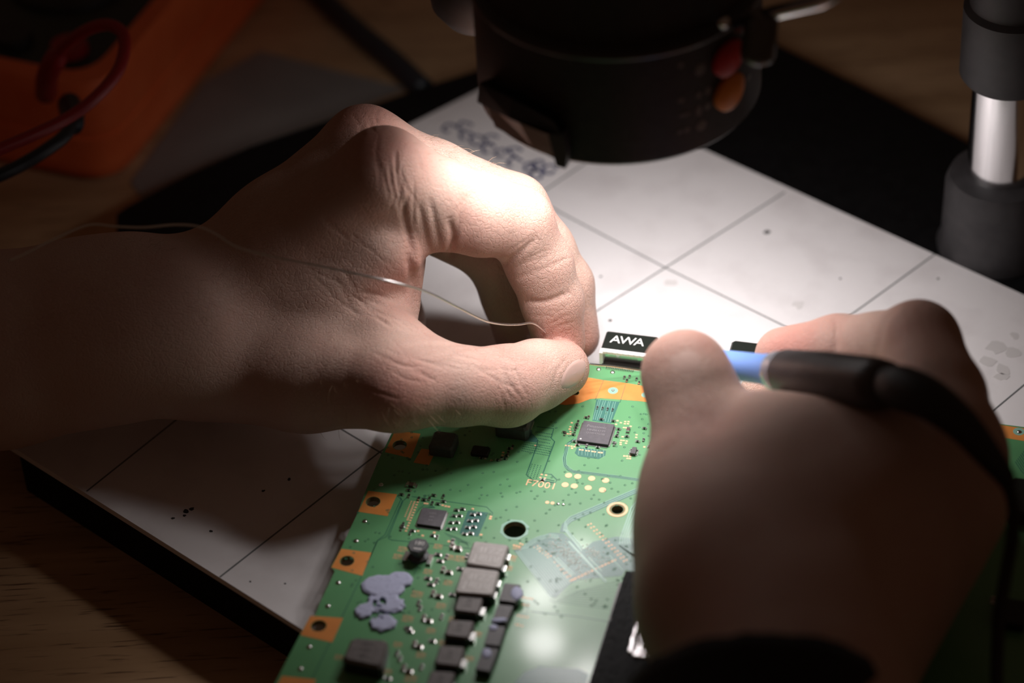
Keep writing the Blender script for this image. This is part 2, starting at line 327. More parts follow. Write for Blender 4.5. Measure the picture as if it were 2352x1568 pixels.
def head():
    c = HC.copy()
    prof = [(HR - .0008, .0040), (HR - .0006, 0), (HR, .0008), (HR, .0345), (HR - .0016, .0358), (HR - .0018, .052), (HR + .003, .056), (HR + .0048, .060), (HR + .0048, .085), (.022, .09), (.022, .12)]
    b = MB().add(*lathe_geo(c, prof, 96)).build('head_housing', M['blackmatte'], ROOT_MS, smooth=True, autosmooth=35)
    # ridge line round the housing
    MB().add(*lathe_geo(c, [(HR - .0002, .0325), (HR + .0007, .0329), (HR + .0007, .0341), (HR - .0002, .0346)], 96)).build('ridge', M['ridge'], ROOT_MS, smooth=True)
    # ring light below: diffuser annulus, dark objective glass in the middle
    MB().add(*lathe_geo(c, [(HR - .0006, .0032), (HR - .0006, .0026), (.0160, .0026), (.0160, .0032)], 72)).build('ring_light', M['white'], ROOT_MS)
    for k in range(9):
        t = 2 * math.pi * k / 9; q = np.array([c[0] + .0306 * math.cos(t), c[1] + .0306 * math.sin(t), HB + .0022])
        MB().add(*lathe_geo(q, [(.0064, .0004), (.0064, -.0006), (.0056, -.0010)], 20)).build('led_cluster', M['led'], ROOT_MS)
        ld = bpy.data.lights.new('led_light', 'AREA'); ld.shape = 'DISK'; ld.size = .0126; ld.energy = LED_POWER; ld.color = (1.0, .955, .95); ld.spread = LED_SPREAD
        lo = bpy.data.objects.new('led_light', ld); col.objects.link(lo); lo.parent = ROOT_MS; lo.location = tuple(q + np.array([0, 0, -.0013]) - np.array(ROOT_MS.location))
    MB().add(*lathe_geo((c[0], c[1], HB + .0004), [(.0148, 0), (.0152, .0012), (.0152, .004)], 48)).build('objective_lens', M['lens'], ROOT_MS, smooth=True, autosmooth=30)
    def cyl(px, py, R):                                   # pixel -> point on the housing wall
        v = ray(px, py); o = CAM - HC; a = v[0] ** 2 + v[1] ** 2; b_ = 2 * (o[0] * v[0] + o[1] * v[1]); cc = o[0] ** 2 + o[1] ** 2 - R * R
        D = max(b_ * b_ - 4 * a * cc, 0); t = (-b_ - math.sqrt(D)) / (2 * a); return CAM + v * t
    def on_wall(name, px, py, rx, rz, m, th=.0012, n=22, parent=ROOT_MS, ring=None):
        q = cyl(px, py, HR); nrm = np.array([q[0] - HC[0], q[1] - HC[1], 0]); nrm /= np.linalg.norm(nrm); tg = np.array([-nrm[1], nrm[0], 0]); zz = np.array([0, 0, 1.0])
        vs = []; fs = []
        for h, s in ((-.001, 1), (th * .7, 1), (th, .82)):
            for k in range(n):
                t = 2 * math.pi * k / n; x = rx * s * math.cos(t)
                vs.append(q + nrm * (h - x * x / (2 * HR)) + tg * x + zz * rz * s * math.sin(t))
        for j in range(2):
            for k in range(n): fs.append((j * n + k, j * n + (k + 1) % n, (j + 1) * n + (k + 1) % n, (j + 1) * n + k))
        fs.append(tuple(2 * n + k for k in range(n)))
        return MB().add(vs, fs).build(name, m, parent, smooth=True, autosmooth=40)
    o = on_wall('button', 1674, 209, .0056, .0052, M['orangebtn'], .0016); o['label'] = 'orange round button'
    o = on_wall('button', 1672, 132, .0056, .0050, M['redbtn'], .0016); o['label'] = 'red round button'
    for px, py, rx, rz in [(1605, 218, .0009, .0010), (1626, 208, .0010, .0012), (1605, 254, .0009, .0016), (1625, 244, .0010, .0011), (1611, 288, .0016, .0016), (1572, 264, .0018, .0005), (1562, 303, .0008, .0006), (1578, 298, .0009, .0007), (1564, 230, .0010, .0008), (1608, 160, .0016, .0018), (1564, 150, .0008, .0008), (1720, 178, .0012, .0008)]:
        on_wall('icon', px, py, rx, rz, M['icon'], .00008, 12)
    # slotted lamp window at the front-left of the rim
    def block(name, corners, push0, push1, m):
        vs = []
        for push in (push0, push1):
            for px, py in corners:
                q = cyl(px, py, HR); nrm = np.array([q[0] - HC[0], q[1] - HC[1], 0]); nrm /= np.linalg.norm(nrm); vs.append(q + nrm * push)
        k = len(corners); fs = [tuple(range(k)), tuple(range(2 * k - 1, k - 1, -1))] + [(i, (i + 1) % k, k + (i + 1) % k, k + i) for i in range(k)]
        return MB().add(vs, fs).build(name, m, ROOT_MS)
    o = block('lamp_hood', [(1128, 180), (1200, 214), (1285, 262), (1300, 292), (1268, 290), (1190, 258), (1124, 226)], -.006, .0035, M['black'])
    o = block('lamp_window', [(1124, 226), (1190, 258), (1268, 290), (1280, 330), (1286, 362), (1230, 334), (1146, 288)], -.008, .0012, M['pinkframe']); o['label'] = 'pale pinkish diffuser window'
    block('lamp_clip', [(1270, 290), (1302, 292), (1312, 340), (1308, 372), (1288, 366), (1280, 330)], -.006, .003, M['collar'])
    MB().add(*lathe_geo(P(1100, -70, 770), [(.0001, -.0165), (.010, -.015), (.0135, -.010), (.0148, 0), (.0148, .012), (.002, .013)], 40, axis=(0, 0, 1))).build('focus_knob', M['blackmatte'], ROOT_MS, smooth=True, autosmooth=40)
    # locking knob and metal rod beside the housing
    a, b_ = P(1752, 30, 705), P(1738, 142, 712)
    MB().add(*tube_geo([a, a + (b_ - a) * .15, a + (b_ - a) * .8, a + (b_ - a) * .93, b_], [.0035, .0042, .0045, .0042, .0026], 24)).build('locking_knob', M['knob'], ROOT_MS, smooth=True, autosmooth=50)
    MB().add(*tube_geo([P(1690, 62, 712), P(1775, 30, 705), P(1885, 4, 690), P(1960, -30, 684)], [.0016, .0019, .0019, .0010], 16)).build('metal_rod', M['chrome'], ROOT_MS, smooth=True)
    q = P(1662, 50, 700); MB().add(*lathe_geo(q, [(.0001, .0014), (.0014, .001), (.0016, -.003)], 14, axis=-CF)).build('screw', M['silver'], ROOT_MS, smooth=True)
head()
# pillar at the right
pc = Z(2284, 560, ZBASE); pd = (pc - CAM) @ CF; sc = pd / FOC
prof = [(.0176, 0), (.0178, .001), (.0166, .0042), (.0162, .024), (.0150, .0272), (.0112, .0282)]
MB().add(*lathe_geo(pc, prof, 64)).build('lower_collar', M['collar'], ROOT_MS, smooth=True, autosmooth=35)
MB().add(*lathe_geo(pc, [(.0101, .02), (.0101, .26)], 64)).build('pillar', M['chrome'], ROOT_MS, smooth=True, autosmooth=35)
MB().add(*lathe_geo(pc, [(.0104, .0625), (.0132, .063), (.0142, .0645), (.0142, .087), (.0125, .0885), (.0125, .12)], 64)).build('upper_collar', M['collar'], ROOT_MS, smooth=True, autosmooth=35)
MB().add(*tube_geo([(pc[0], pc[1], .235), (HC[0], HC[1], .238)], .010, 20)).build('boom_arm', M['black'], ROOT_MS, smooth=True, autosmooth=50)

# ================================================================== white mat with printed grid
mat_px = [(-194, 893), (945, 282), (1099, 205), (1330, 215), (1620, 345), (2352, 677), (2480, 736), (1250, 1790), (689, 1442), (23, 1023)]
a0, a1 = Z(945, 284, ZM)[:2], Z(1099, 206, ZM)[:2]; f0, f1 = Z(1620, 344, ZM)[:2], Z(2352, 677, ZM)[:2]
n0, n1 = Z(23, 1023, ZM)[:2], Z(689, 1442, ZM)[:2]
def isect(p, q, r, s):
    d1, d2 = q - p, s - r; A = np.array([d1, -d2]).T; t = np.linalg.solve(A, r - p); return p + d1 * t[0]
cA = isect(a0, a1, f0, f1)                    # far corner, behind the microscope head
cB = isect(a0, a1, n0, n1)
rt = f1 + (f1 - f0) * .35; nb = n1 + (n1 - n0) * .9
mb = MB(); prism(mb, [cB, cA, rt, rt + (n1 - a0) * .2, nb], ZBASE, ZM)
mat_o = mb.build('work_mat', M['mat'], origin=(.05, .65, ZBASE)); tag(mat_o, 'white mat with thin dark grid lines under the circuit board', 'mat')
def mline(name, pts, w, m, z=.00006, sm=False):
    mb = MB(); strip(mb, [Z(x, y, ZM) for x, y in pts], w, ZM - .0003, ZM + z); return mb.build(name, m, mat_o, origin=Z(*pts[0], ZM))
for pts in ([(1803, 441), (1371, 714), (872, 1038), (505, 1325)], [(1180, 426), (1287, 488), (1527, 614), (1780, 738), (2120, 905)], [(2147, 584), (1981, 704), (1700, 900)],
            [(560, 845), (795, 992), (872, 1038), (980, 1100)], [(430, 944), (199, 1128)], [(2256, 964), (2352, 884), (2440, 815)], [(1228, 452), (1262, 430), (1345, 374)]):
    mline('grid_line', pts, .00052, M['matline'])
# blue handwriting on the far corner of the mat, specks and scuffs: flat marks that belong to the mat
for cx, cy in [(1032, 293), (1066, 290), (1070, 312), (1095, 322), (1128, 318), (1120, 340), (1150, 352), (1184, 348), (1182, 372), (1216, 384), (1236, 380), (1262, 388), (1230, 402)]:
    q = Z(cx, cy, ZM); pts = [(q[0] + .0022 * math.cos(t) * random.uniform(.7, 1.2), q[1] + .0026 * math.sin(t) * random.uniform(.7, 1.2)) for t in np.linspace(0, random.uniform(4, 6.2), 9)]
    mb = MB(); strip(mb, pts, .0011, ZM - .0002, ZM + .00005); mb.build('ink_mark', M['ink'], mat_o, origin=q)
def blot(px, py, r, m, name='speck'):
    q = Z(px, py, ZM); pts = [(q[0] + r * math.cos(t) * random.uniform(.6, 1.3), q[1] + r * math.sin(t) * random.uniform(.6, 1.3)) for t in np.linspace(0, 2 * math.pi, 11)[:-1]]
    mb = MB(); prism(mb, pts, ZM - .0002, ZM + .00008); mb.build(name, m, mat_o, origin=q)
blot(1761, 533, .0010, M['speck'])
for px, py, r in [(427, 1174, .0008), (440, 1168, .0007), (423, 1184, .0005), (397, 1190, .0005), (605, 1127, .0005), (664, 1100, .0006), (484, 1220, .0005), (655, 1340, .0003), (575, 1335, .0003), (1380, 635, .0004), (2155, 640, .0004), (1930, 640, .0004), (1402, 736, .0006)]: blot(px, py, r, M['speck'])
for px, py, r in [(2290, 800, .0030), (2325, 812, .0024), (2270, 830, .0022), (2305, 850, .0026), (2300, 865, .0020), (1835, 700, .0020), (1540, 650, .0018), (2330, 770, .0016)]: blot(px, py, r, M['scuff'], 'scuff')

# ================================================================== circuit board
BA = math.radians(-16.0); EX = np.array([math.cos(BA), math.sin(BA)]); EY = np.array([-EX[1], EX[0]])
edge_px = [(1000, 790), (869, 1057), (840, 1126), (823, 1174), (783, 1260), (760, 1302), (769, 1311), (737, 1379), (723, 1413), (712, 1415), (689, 1457), (631, 1570), (560, 1720)]
bpoly = [Z(x, y)[:2] for x, y in edge_px] + [Z(x, y)[:2] for x, y in [(2600, 1900), (2600, 1012), (2310, 975), (1500, 857), (1350, 836)]]
holes = [(857, 1152, .00195), (797, 1288, .0019), (732, 1437, .0020), (918, 1022, .00195), (1182, 1216, .0031), (1418, 1170, .00165), (1322, 902, .0010)]
ORG = Z(1182, 1216)
ROOT_B = root('circuit_board', (ORG[0], ORG[1], ZM), 'green circuit board with orange edge pads and chips lying on the white mat', 'circuit board')
mb = MB(); prism(mb, bpoly, ZB - .0016, ZB, [circle(Z(x, y), r, 24) for x, y, r in holes])
board = mb.build('board', [M['pcb'], M['laminate']], ROOT_B)
for p in board.data.polygons:
    if abs(p.normal.z) < .5: p.material_index = 1
for px, py in [(1000, 880), (900, 1350), (1250, 1500), (1700, 1100), (2250, 1150), (1550, 900)]:
    q = Z(px, py, ZB - .0016); mb = MB(); prism(mb, [q[:2] + EX * a * .004 + EY * b * .004 for a, b in ((-1, -1), (1, -1), (1, 1), (-1, 1))], ZM, ZB - .0016); mb.build('underside_connector', M['smd'], ROOT_B)

def on_board(name, polypx, m, h=.00004, hole=None, z=0.0, px_z=ZB):
    mb = MB(); prism(mb, [Z(x, y, px_z)[:2] for x, y in polypx], ZB - .0002, ZB + z + h, hole or []); return mb.build(name, m, ROOT_B)
def line(name, pts, w, m, h=.00003, sm=0):
    q = [Z(x, y)[:2] for x, y in pts]
    if sm: q = list(spline(q, sm))
    mb = MB(); strip(mb, q, w * mm, ZB - .0001, ZB + h); return mb.build(name, m, ROOT_B)
# copper ground pads along the left edge, each with its screw hole
for pts, hx in ([(846, 1127), (912, 1135), (890, 1185), (823, 1175)], 0), ([(784, 1260), (853, 1269), (832, 1322), (761, 1303)], 1), ([(713, 1414), (788, 1419), (763, 1475), (690, 1458)], 2), ([(648, 1552), (726, 1560), (706, 1610), (620, 1600)], None), ([(908, 988), (966, 996), (944, 1052), (884, 1038)], 3):
    on_board('edge_pad', pts, M['orange'], hole=[circle(Z(holes[hx][0], holes[hx][1]), holes[hx][2] + .0001, 24)] if hx is not None else None)
on_board('edge_pad', [(968, 1030), (1002, 1034), (985, 1068), (950, 1062)], M['orange'])
on_board('ground_band', [(1180, 905), (1250, 880), (1346, 866), (1385, 873), (1440, 880), (1500, 890), (1640, 905), (1640, 945), (1500, 925), (1470, 921), (1420, 917), (1380, 914), (1356, 916), (1330, 926), (1300, 930), (1262, 925), (1200, 922)], M['orange'], hole=[circle(Z(1322, 902), .0011, 16)])
on_board('ground_band', [(2000, 932), (2308, 977), (2420, 994), (2420, 1024), (2300, 1004), (2000, 962)], M['orange'])
def disc(name, px, py, r, m, h=.00005, z=0, n=18, dome=False):
    q = Z(px, py); 
    prof = [(r, -.0002), (r, z + h)] if not dome else [(r, -.0002), (r * .92, h * .5), (r * .5, h * .92), (1e-7, h)]
    return MB().add(*lathe_geo((q[0], q[1], ZB), prof, n)).build(name, m, ROOT_B, smooth=dome)
disc('pad_ring', 1408, 897, .00145, M['pcblite'], .00006); disc('solder_dot', 1408, 897, .00045, M['silver'], .0004, dome=True)
disc('pad_ring', 2340, 991, .0016, M['pcblite'], .00006); disc('solder_dot', 2341, 992, .0007, M['silver'], .0004, dome=True)
disc('pad_ring', 1482, 907, .0011, M['pcblite'], .00006)
for x, y in [(875, 1113), (838, 1197), (818, 1242), (777, 1338), (753, 1392), (710, 1486), (690, 1536), (1375, 848), (1407, 855)]: disc('solder_dot', x, y, .00075, M['silver'], .00035, dome=True)
# mounting holes: octagon rim and gold ring
q = Z(1182, 1216); mb = MB(); prism(mb, circle(q, .0041, 8, .2), ZB - .0002, ZB + .00005, [circle(q, .0032, 24)]); mb.build('hole_rim', M['pcblite'], ROOT_B)
q = Z(1418, 1170); mb = MB(); prism(mb, circle(q, .0029, 28), ZB - .0002, ZB + .00008, [circle(q, .0022, 28)]); mb.build('hole_ring', M['copper'], ROOT_B)
mb = MB(); prism(mb, circle(q, .0022, 28), ZB - .0002, ZB + .00002, [circle(q, .0017, 28)]); mb.build('hole_liner', M['laminate'], ROOT_B)
# round test pads, small dots
for x, y in [(1306, 1091.5), (1327, 1094), (1359, 1098.5), (1391, 1103), (1298, 1113), (1319, 1116), (1351, 1120), (1384, 1125)]: disc('test_pad', x, y, .00098, M['copper'], .00005)
for x, y in [(1257, 1153.5), (1269, 1155)]: disc('test_pad', x, y, .00055, M['copper'], .00005)
for x, y in [(1282, 1157), (1294, 1158.5)]: disc('solder_dot', x, y, .0005, M['silver'], .0003, dome=True)
# lettering F7001
me = text_mesh('F7001', .0036); o = obj('lettering', me, M['copper'], ROOT_B); c = Z(1243, 1113); o.location = (c[0] - ORG[0], c[1] - ORG[1], ZB - ZM + .00004); o.rotation_euler[2] = BA - .03

# bare-laminate fields and traces
on_board('laminate_field', [(1370, 917), (1423.5, 922.5), (1404, 972), (1360, 966)], M['pcbdark'], .00003)
on_board('laminate_field', [(1326, 1027), (1392, 1035), (1390, 1046), (1375, 1054), (1328.5, 1047.5), (1320, 1040)], M['pcbdark'], .00003)
on_board('laminate_field', [(1224, 996), (1236, 1010), (1232, 1016), (1200, 1012), (1206, 996)], M['pcbdark'], .00003)
on_board('laminate_field', [(1180, 1264), (1205, 1252), (1225, 1236), (1265, 1223), (1293, 1224), (1340, 1262), (1362, 1244), (1415, 1232), (1480, 1240), (1500, 1300), (1470, 1318), (1437, 1308), (1428, 1322), (1330, 1331), (1310, 1340), (1275, 1373), (1262, 1366)], M['pcbdark'], .00003)
on_board('laminate_field', [(1180, 1570), (1205, 1542), (1240, 1530), (1330, 1536), (1352, 1548), (1340, 1600), (1180, 1600)], M['pcbdark'], .00003)
on_board('laminate_field', [(1075, 1172), (1122, 1177), (1098, 1232), (1055, 1224)], M['pcbdark'], .00003)
line('trace_band', [(1321, 1008), (1306, 1018), (1301, 1030), (1296, 1052), (1298, 1069), (1306, 1078), (1317, 1083), (1335, 1084.5), (1420, 1095), (1490, 1105)], .95, M['pcbtrace'])
for k in (-.28, 0, .28):
    line('trace', [(1321 + k * 3, 1008 + k * 6), (1306 - k * 8, 1018), (1296 - k * 14, 1052), (1298 - k * 12, 1069 + k * 5), (1317, 1083 + k * 10), (1335, 1084.5 + k * 10), (1420, 1095 + k * 10), (1490, 1105 + k * 10)], .10, M['pcblite'], .00005)
line('trace', [(1232.6, 979.5), (1272, 984), (1266, 1006), (1274, 1014), (1247, 1087), (1266, 1089), (1279.5, 1102), (1275, 1109), (1224, 1102), (1209, 1090), (1231.5, 1028.6), (1236, 1010)], .36, M['pcbtrace'])
for a, b, c_, d in [(1375, 918, 1362, 964), (1379, 918, 1367, 964), (1386, 920, 1371, 966), (1391, 920, 1375, 966), (1398, 921, 1386, 968), (1402, 921, 1390, 968), (1409, 923, 1396, 970), (1414, 923, 1401, 970)]:
    line('trace', [(a, b), (c_, d)], .10, M['pcblite'], .00005)
for i in range(9): x = 1330 + i * 7; line('trace', [(x, 1027 + i * .8), (x - 1.5 + (i % 3), 1044 + i * .8)], .10, M['pcblite'], .00005)
for k in range(3):
    line('trace', [(1468, 1119 + 4 * k), (1452, 1126 + 4 * k), (1309 + k * 2, 1187 + 4 * k), (1298 + k * 2, 1198 + 3 * k), (1294 + k * 4, 1220)], .22, M['pcblite'], .00006)
line('trace_band', [(1462, 1127), (1309, 1194), (1297, 1206), (1293, 1222)], 1.7, M['pcbdark'], .00003)
for i in range(11):
    t = i / 10; a = (1186 + 52 * t, 1266 - 14 * t); b = (1266 + 44 * t, 1371 - 34 * t); line('trace', [a, (a[0] * .4 + b[0] * .6, a[1] * .4 + b[1] * .6), b], .26 if i > 1 else .34, M['pcblite'], .00006)
for i in range(7):
    t = i / 6; line('trace', [(1196 + 14 * t, 1262 - 2 * t), (1214 + 12 * t, 1243 + 6 * t), (1240 + 6 * t, 1231 + 8 * t), (1266 + 2 * t, 1226 + 9 * t), (1284 - 2 * t, 1229 + 10 * t)], .16, M['pcblite'], .00006, sm=5)
for pts, w in (([(1306, 1243), (1392, 1336)], .7), ([(1297, 1216), (1337, 1266)], .5), ([(1302, 1216), (1341, 1262)], .3), ([(1270, 1279), (1315, 1323)], .5), ([(1278, 1279), (1320, 1320)], .35), ([(1351, 1279), (1382, 1312)], .4), ([(1400, 1276), (1430, 1310)], .3)):
    line('bus_bar', pts, w, M['pcblite'], .00008)
for i in range(12):
    o_ = i * 5.2; line('trace', [(1474 + o_, 1143), (1460 + o_, 1152), (1450 + o_, 1166), (1424 + o_ * 1.02, 1238), (1424 + o_ * 1.15, 1250)], .30, M['pcblite'], .00008)
for i in range(14):
    o_ = i * 6.0; line('trace', [(1420 + o_ * .4, 1250 + o_ * .35), (1442 + o_ * .6, 1268 + o_ * .30), (1500 + o_ * .3, 1262 + o_ * .85)], .30, M['pcblite'], .00008)
for i in range(9): line('trace', [(1262 + i * 7, 1376 - i * 3.6), (1270 + i * 6.6, 1382 - i * 3), (1415, 1400 - i * 8)], .14, M['pcbtrace'], .00003)
# outline traces near the left edge and round the small chip
for pts in ([(920, 1142), (924, 1150), (888, 1232), (866, 1242), (846, 1290), (760, 1470), (716, 1560)], [(946, 1140), (1118, 1164), (1132, 1178), (1127, 1190)], [(934, 1143), (926, 1150), (894, 1228), (892, 1236), (900, 1240), (990, 1248), (1060, 1257), (1160, 1268)],
            [(912, 1138), (921, 1146), (884, 1228), (868, 1240), (850, 1280)], [(945, 1290), (960, 1300), (950, 1320)], [(1180, 1382), (1215, 1385), (1210, 1410), (1165, 1412)], [(1220, 1404), (1330, 1416), (1400, 1428)]):
    line('trace', pts, .24, M['pcbtrace'])
for i in range(12):
    t = i / 11; line('trace', [(1026 - 10 * t, 1180 + 34 * t), (1040 - 8 * t, 1176 + 44 * t), (1060 - 6 * t, 1172 + 54 * t), (1112 - 24 * t, 1180 + 52 * t)], .11, M['pcbtrace'])
for i in range(8): line('trace', [(1000 - 1 * i, 1166 + 0 * i), (985 - 3 * i, 1153 + 2 * i), (966 - 2 * i, 1152 + 5 * i)], .10, M['pcbtrace'])
for i in range(6): line('trace', [(1020 + i * 5, 1222 + i * 2), (1040 + i * 8, 1240 + i * 1.6), (1075, 1246 + i * 2)], .10, M['pcbtrace'])

# tiny plated vias: too many to pick apart, one part
mb = MB(); bl = [np.array(p) for p in bpoly]
def ring_geo(q, r, ri, h):
    n = 8; vs = []; fs = []
    for rr, z in ((r, ZB - .0001), (r * .85, ZB + h), (ri, ZB + h), (ri * .9, ZB - .0001)):
        for k in range(n): t = 2 * math.pi * k / n; vs.append((q[0] + rr * math.cos(t), q[1] + rr * math.sin(t), z))
    for j in range(3):
        for k in range(n): fs.append((j * n + k, j * n + (k + 1) % n, (j + 1) * n + (k + 1) % n, (j + 1) * n + k))
    return vs, fs
for i in range(520):
    x, y = random.uniform(780, 1560), random.uniform(930, 1420)
    if x < 820 + (1180 - y) * .45 or (1325 < x < 1415 and 960 < y < 1030): continue
    mb.add(*ring_geo(Z(x, y), .00042, .00020, .00006))
o = mb.build('via_rings', M['via'], ROOT_B, smooth=True); o['kind'] = 'stuff'
mb = MB()
for (x0, y0), (x1, y1), nx, ny, dy in (((1236, 992), (1266, 997), 9, 4, 7), ((1205, 1015), (1232, 1020), 8, 5, 5), ((1233, 1020), (1266, 1026), 10, 5, 5), ((1222, 1066), (1242, 1070), 4, 8, 4), ((1254, 1100), (1272, 1104), 8, 2, 4)):
    for i in range(nx):
        for j in range(ny):
            mb.add(*ring_geo(Z(x0 + (x1 - x0) * i / (nx - 1) - j * 1.4, y0 + (y1 - y0) * i / (nx - 1) + j * dy), .00016, .00005, .00010))
for i in range(26): mb.add(*ring_geo(Z(1374 - i * .0 + (1386 - 1374) * 0 + 12 - i * .75, 874 + i * 1.75), .00012, .00004, .00008)); mb.add(*ring_geo(Z(1437 - i * .5, 882 + i * 1.65), .00012, .00004, .00008))
o = mb.build('stitch_vias', M['pcbdark'], ROOT_B); o['kind'] = 'stuff'
mb = MB()
for cx, cy, sx, n_ in ((1291, 1264, 17, 120), (1368, 1274, 11, 60), (1330, 1300, 16, 60)):
    for i in range(n_):
        u, v = random.gauss(0, 1), random.gauss(0, 1); mb.add(*ring_geo(Z(cx + sx * (u + .5 * v), cy + sx * (.8 * u - .35 * v)), .00022, .00008, .00012))
o = mb.build('solder_vias', mat('via_tin', (.40, .42, .38), .5, .6), ROOT_B); o['kind'] = 'stuff'

# ---- small surface-mount parts: one mesh per kind, copied
def box_geo(cx, cy, z0, z1, sx, sy): 
    return [(cx + a * sx / 2, cy + b * sy / 2, z) for z in (z0, z1) for a, b in ((-1, -1), (1, -1), (1, 1), (-1, 1))], [(3, 2, 1, 0), (4, 5, 6, 7), (0, 1, 5, 4), (1, 2, 6, 5), (2, 3, 7, 6), (3, 0, 4, 7)]
def smd_mesh(name, L, Wd, Hh, body):
    mb = MB(); mb.add(*box_geo(0, 0, 0, Hh, L * .56, Wd), 0); e = L * .24
    for s in (-1, 1): mb.add(*box_geo(s * (L / 2 - e / 2), 0, -.00005, Hh * 1.04, e, Wd * 1.04), 1)
    for s in (-1, 1): mb.add(*box_geo(s * (L / 2 + e * .2), 0, -.00005, Hh * .25, e, Wd * 1.15), 1)
    me = bpy.data.meshes.new(name); me.from_pydata(mb.v, [], mb.f); me.materials.append(body); me.materials.append(M['silver']); me.polygons.foreach_set('material_index', mb.mi); return me
ME_S = smd_mesh('chip_capacitor', .0011, .00055, .0005, M['smd']); ME_M = smd_mesh('chip_capacitor', .0017, .0009, .0008, M['smdbrown']); ME_R = smd_mesh('chip_resistor', .0012, .0006, .00035, M['smd'])
mb = MB(); mb.add(*box_geo(0, 0, -.0001, .00005, .00062, .00055)); ME_P = bpy.data.meshes.new('copper_pad'); ME_P.from_pydata(mb.v, [], mb.f); ME_P.materials.append(M['copper'])
def place(name, me, px, py, rot=0.0, z=ZB, scale=1.0):
    o = bpy.data.objects.new(name, me); col.objects.link(o); o.parent = ROOT_B; q = Z(px, py)
    o.location = (q[0] - ORG[0], q[1] - ORG[1], z - ZM); o.rotation_euler[2] = BA + rot
    if scale != 1.0: o.scale = (scale, scale, 1)
    return o
def z6(x, y): return 1150 + x * .2232, 850 + y * .2232
def z7(x, y): return 800 + x * .2551, 900 + y * .2551
def z4(x, y): return 600 + x * .3304, 1050 + y * .3304
H2 = math.pi / 2
for i, (x, y) in enumerate([(797, 537), (785, 568), (775, 597), (765, 630), (748, 670), (880, 495), (905, 490), (1037, 512), (1215, 612), (1205, 652), (1193, 686), (1168, 752), (1168, 770), (1300, 687), (1410, 740), (1470, 722), (1480, 605), (655, 645), (660, 662), (760, 740), (790, 775), (885, 785), (1000, 800), (1160, 530), (1540, 760), (1530, 795), (432, 1132)]):
    place('chip_capacitor', ME_S, *z6(x, y), 0 if i % 3 else H2)
for x, y in [(995, 392), (1048, 399), (1100, 406), (1152, 413)]: place('diode', ME_S, *z6(x, y), H2, scale=.8)
place('chip_capacitor', ME_M, *z6(1312, 626), H2)
for x, y in [(732, 541), (718, 582), (710, 606), (720, 631), (718, 656), (690, 655), (1202, 520), (1188, 557), (1237, 541), (1282, 530), (1315, 530), (1278, 552), (1310, 552), (1338, 578), (1268, 591), (1293, 593), (1398, 665), (1395, 692), (1255, 685), (1240, 722), (1266, 724), (1297, 730), (1290, 752), (1235, 745), (1235, 765), (1478, 790), (1272, 883), (1300, 885), (1332, 888), (1305, 908), (1330, 910), (672, 775), (700, 778), (730, 783), (760, 788), (735, 803), (815, 818), (842, 821), (880, 828), (908, 831), (945, 836), (970, 840), (1012, 846), (1040, 849), (422, 1073), (467, 1080), (408, 1104), (456, 1112), (355, 775)]:
    place('copper_pad', ME_P, *z6(x, y))
for i, (x, y) in enumerate([(1030, 1058), (975, 1068), (1005, 1117), (955, 1120), (980, 1177), (925, 1180), (955, 1235), (905, 1238), (1175, 1102), (1120, 1108), (1150, 1160), (1095, 1165), (1130, 1218), (1075, 1225), (1105, 1277), (1050, 1283)]): place('chip_resistor', ME_S, *z7(x, y), 0, scale=1.15)
for i, (x, y) in enumerate([(770, 935), (855, 945), (858, 990), (757, 1005), (808, 1012), (730, 965), (682, 975), (635, 965), (545, 890), (545, 940), (480, 928), (495, 1195), (487, 1216), (478, 1237), (580, 1253), (558, 1272), (760, 1297), (945, 1347), (935, 1395), (800, 1310), (1345, 618), (1380, 600), (1410, 605), (1440, 550), (1450, 515), (1480, 500), (1425, 578), (1240, 590), (1200, 600)]):
    place('chip_capacitor', ME_S, *z7(x, y), H2 if i % 2 else 0, scale=1.1)
place('chip_capacitor', ME_M, *z7(988, 1412)); place('transistor', ME_M, *z7(568, 845), scale=1.5)
for i in range(12):
    t = i / 11; place('copper_pad', ME_P, *z7(625 - 105 * t, 992 + 258 * t)); 
    place('copper_pad', ME_P, *z7(596 - 62 * t, 990 + 160 * t), scale=.85)
    if i < 10: place('copper_pad', ME_P, *z7(568 - 70 * t, 985 + 165 * t), scale=.6)
for x, y in [(710, 1005), (690, 1003), (850, 1020), (878, 1028), (905, 1033), (628, 1252), (670, 1293), (775, 1265), (765, 1287), (1283, 1122), (1278, 1140), (1120, 1052), (1195, 1285), (905, 1345), (1395, 545), (1290, 615), (1390, 570)]: place('copper_pad', ME_P, *z7(x, y), scale=1.15)
for i, (x, y) in enumerate([(1330, 625), (1370, 645), (1265, 785), (1305, 805), (1195, 950), (1235, 970), (1130, 1120), (1165, 1140), (1065, 1300), (1098, 1320), (990, 1465), (1028, 1490)]): place('chip_capacitor', ME_M, *z4(x, y), 0 if i % 2 else H2)
for i, (x, y) in enumerate([(1160, 845), (1095, 1015), (1020, 1190), (945, 1365), (1230, 680), (1290, 695), (1245, 725), (1220, 862), (1180, 888), (1105, 1052), (1035, 1212), (965, 1402), (880, 1540), (1330, 588), (1330, 960), (1255, 1110), (1190, 1280), (1115, 1460), (1385, 780), (1430, 690)]): place('chip_capacitor', ME_S, *z4(x, y), H2 if i % 2 else 0, scale=1.5)
mb = MB()
for i in range(9):
    for j in range(7):
        if (i + j) % 2 == 0 or random.random() < .35: mb.add(*box_geo((i - 4) * .00034, (j - 3) * .00034, -.0001, .00004, .00027, .00027))
ME_CP = bpy.data.meshes.new('copper_patch'); ME_CP.from_pydata(mb.v, [], mb.f); ME_CP.materials.append(mat('bare_copper', (.55, .33, .17), .45, .2))
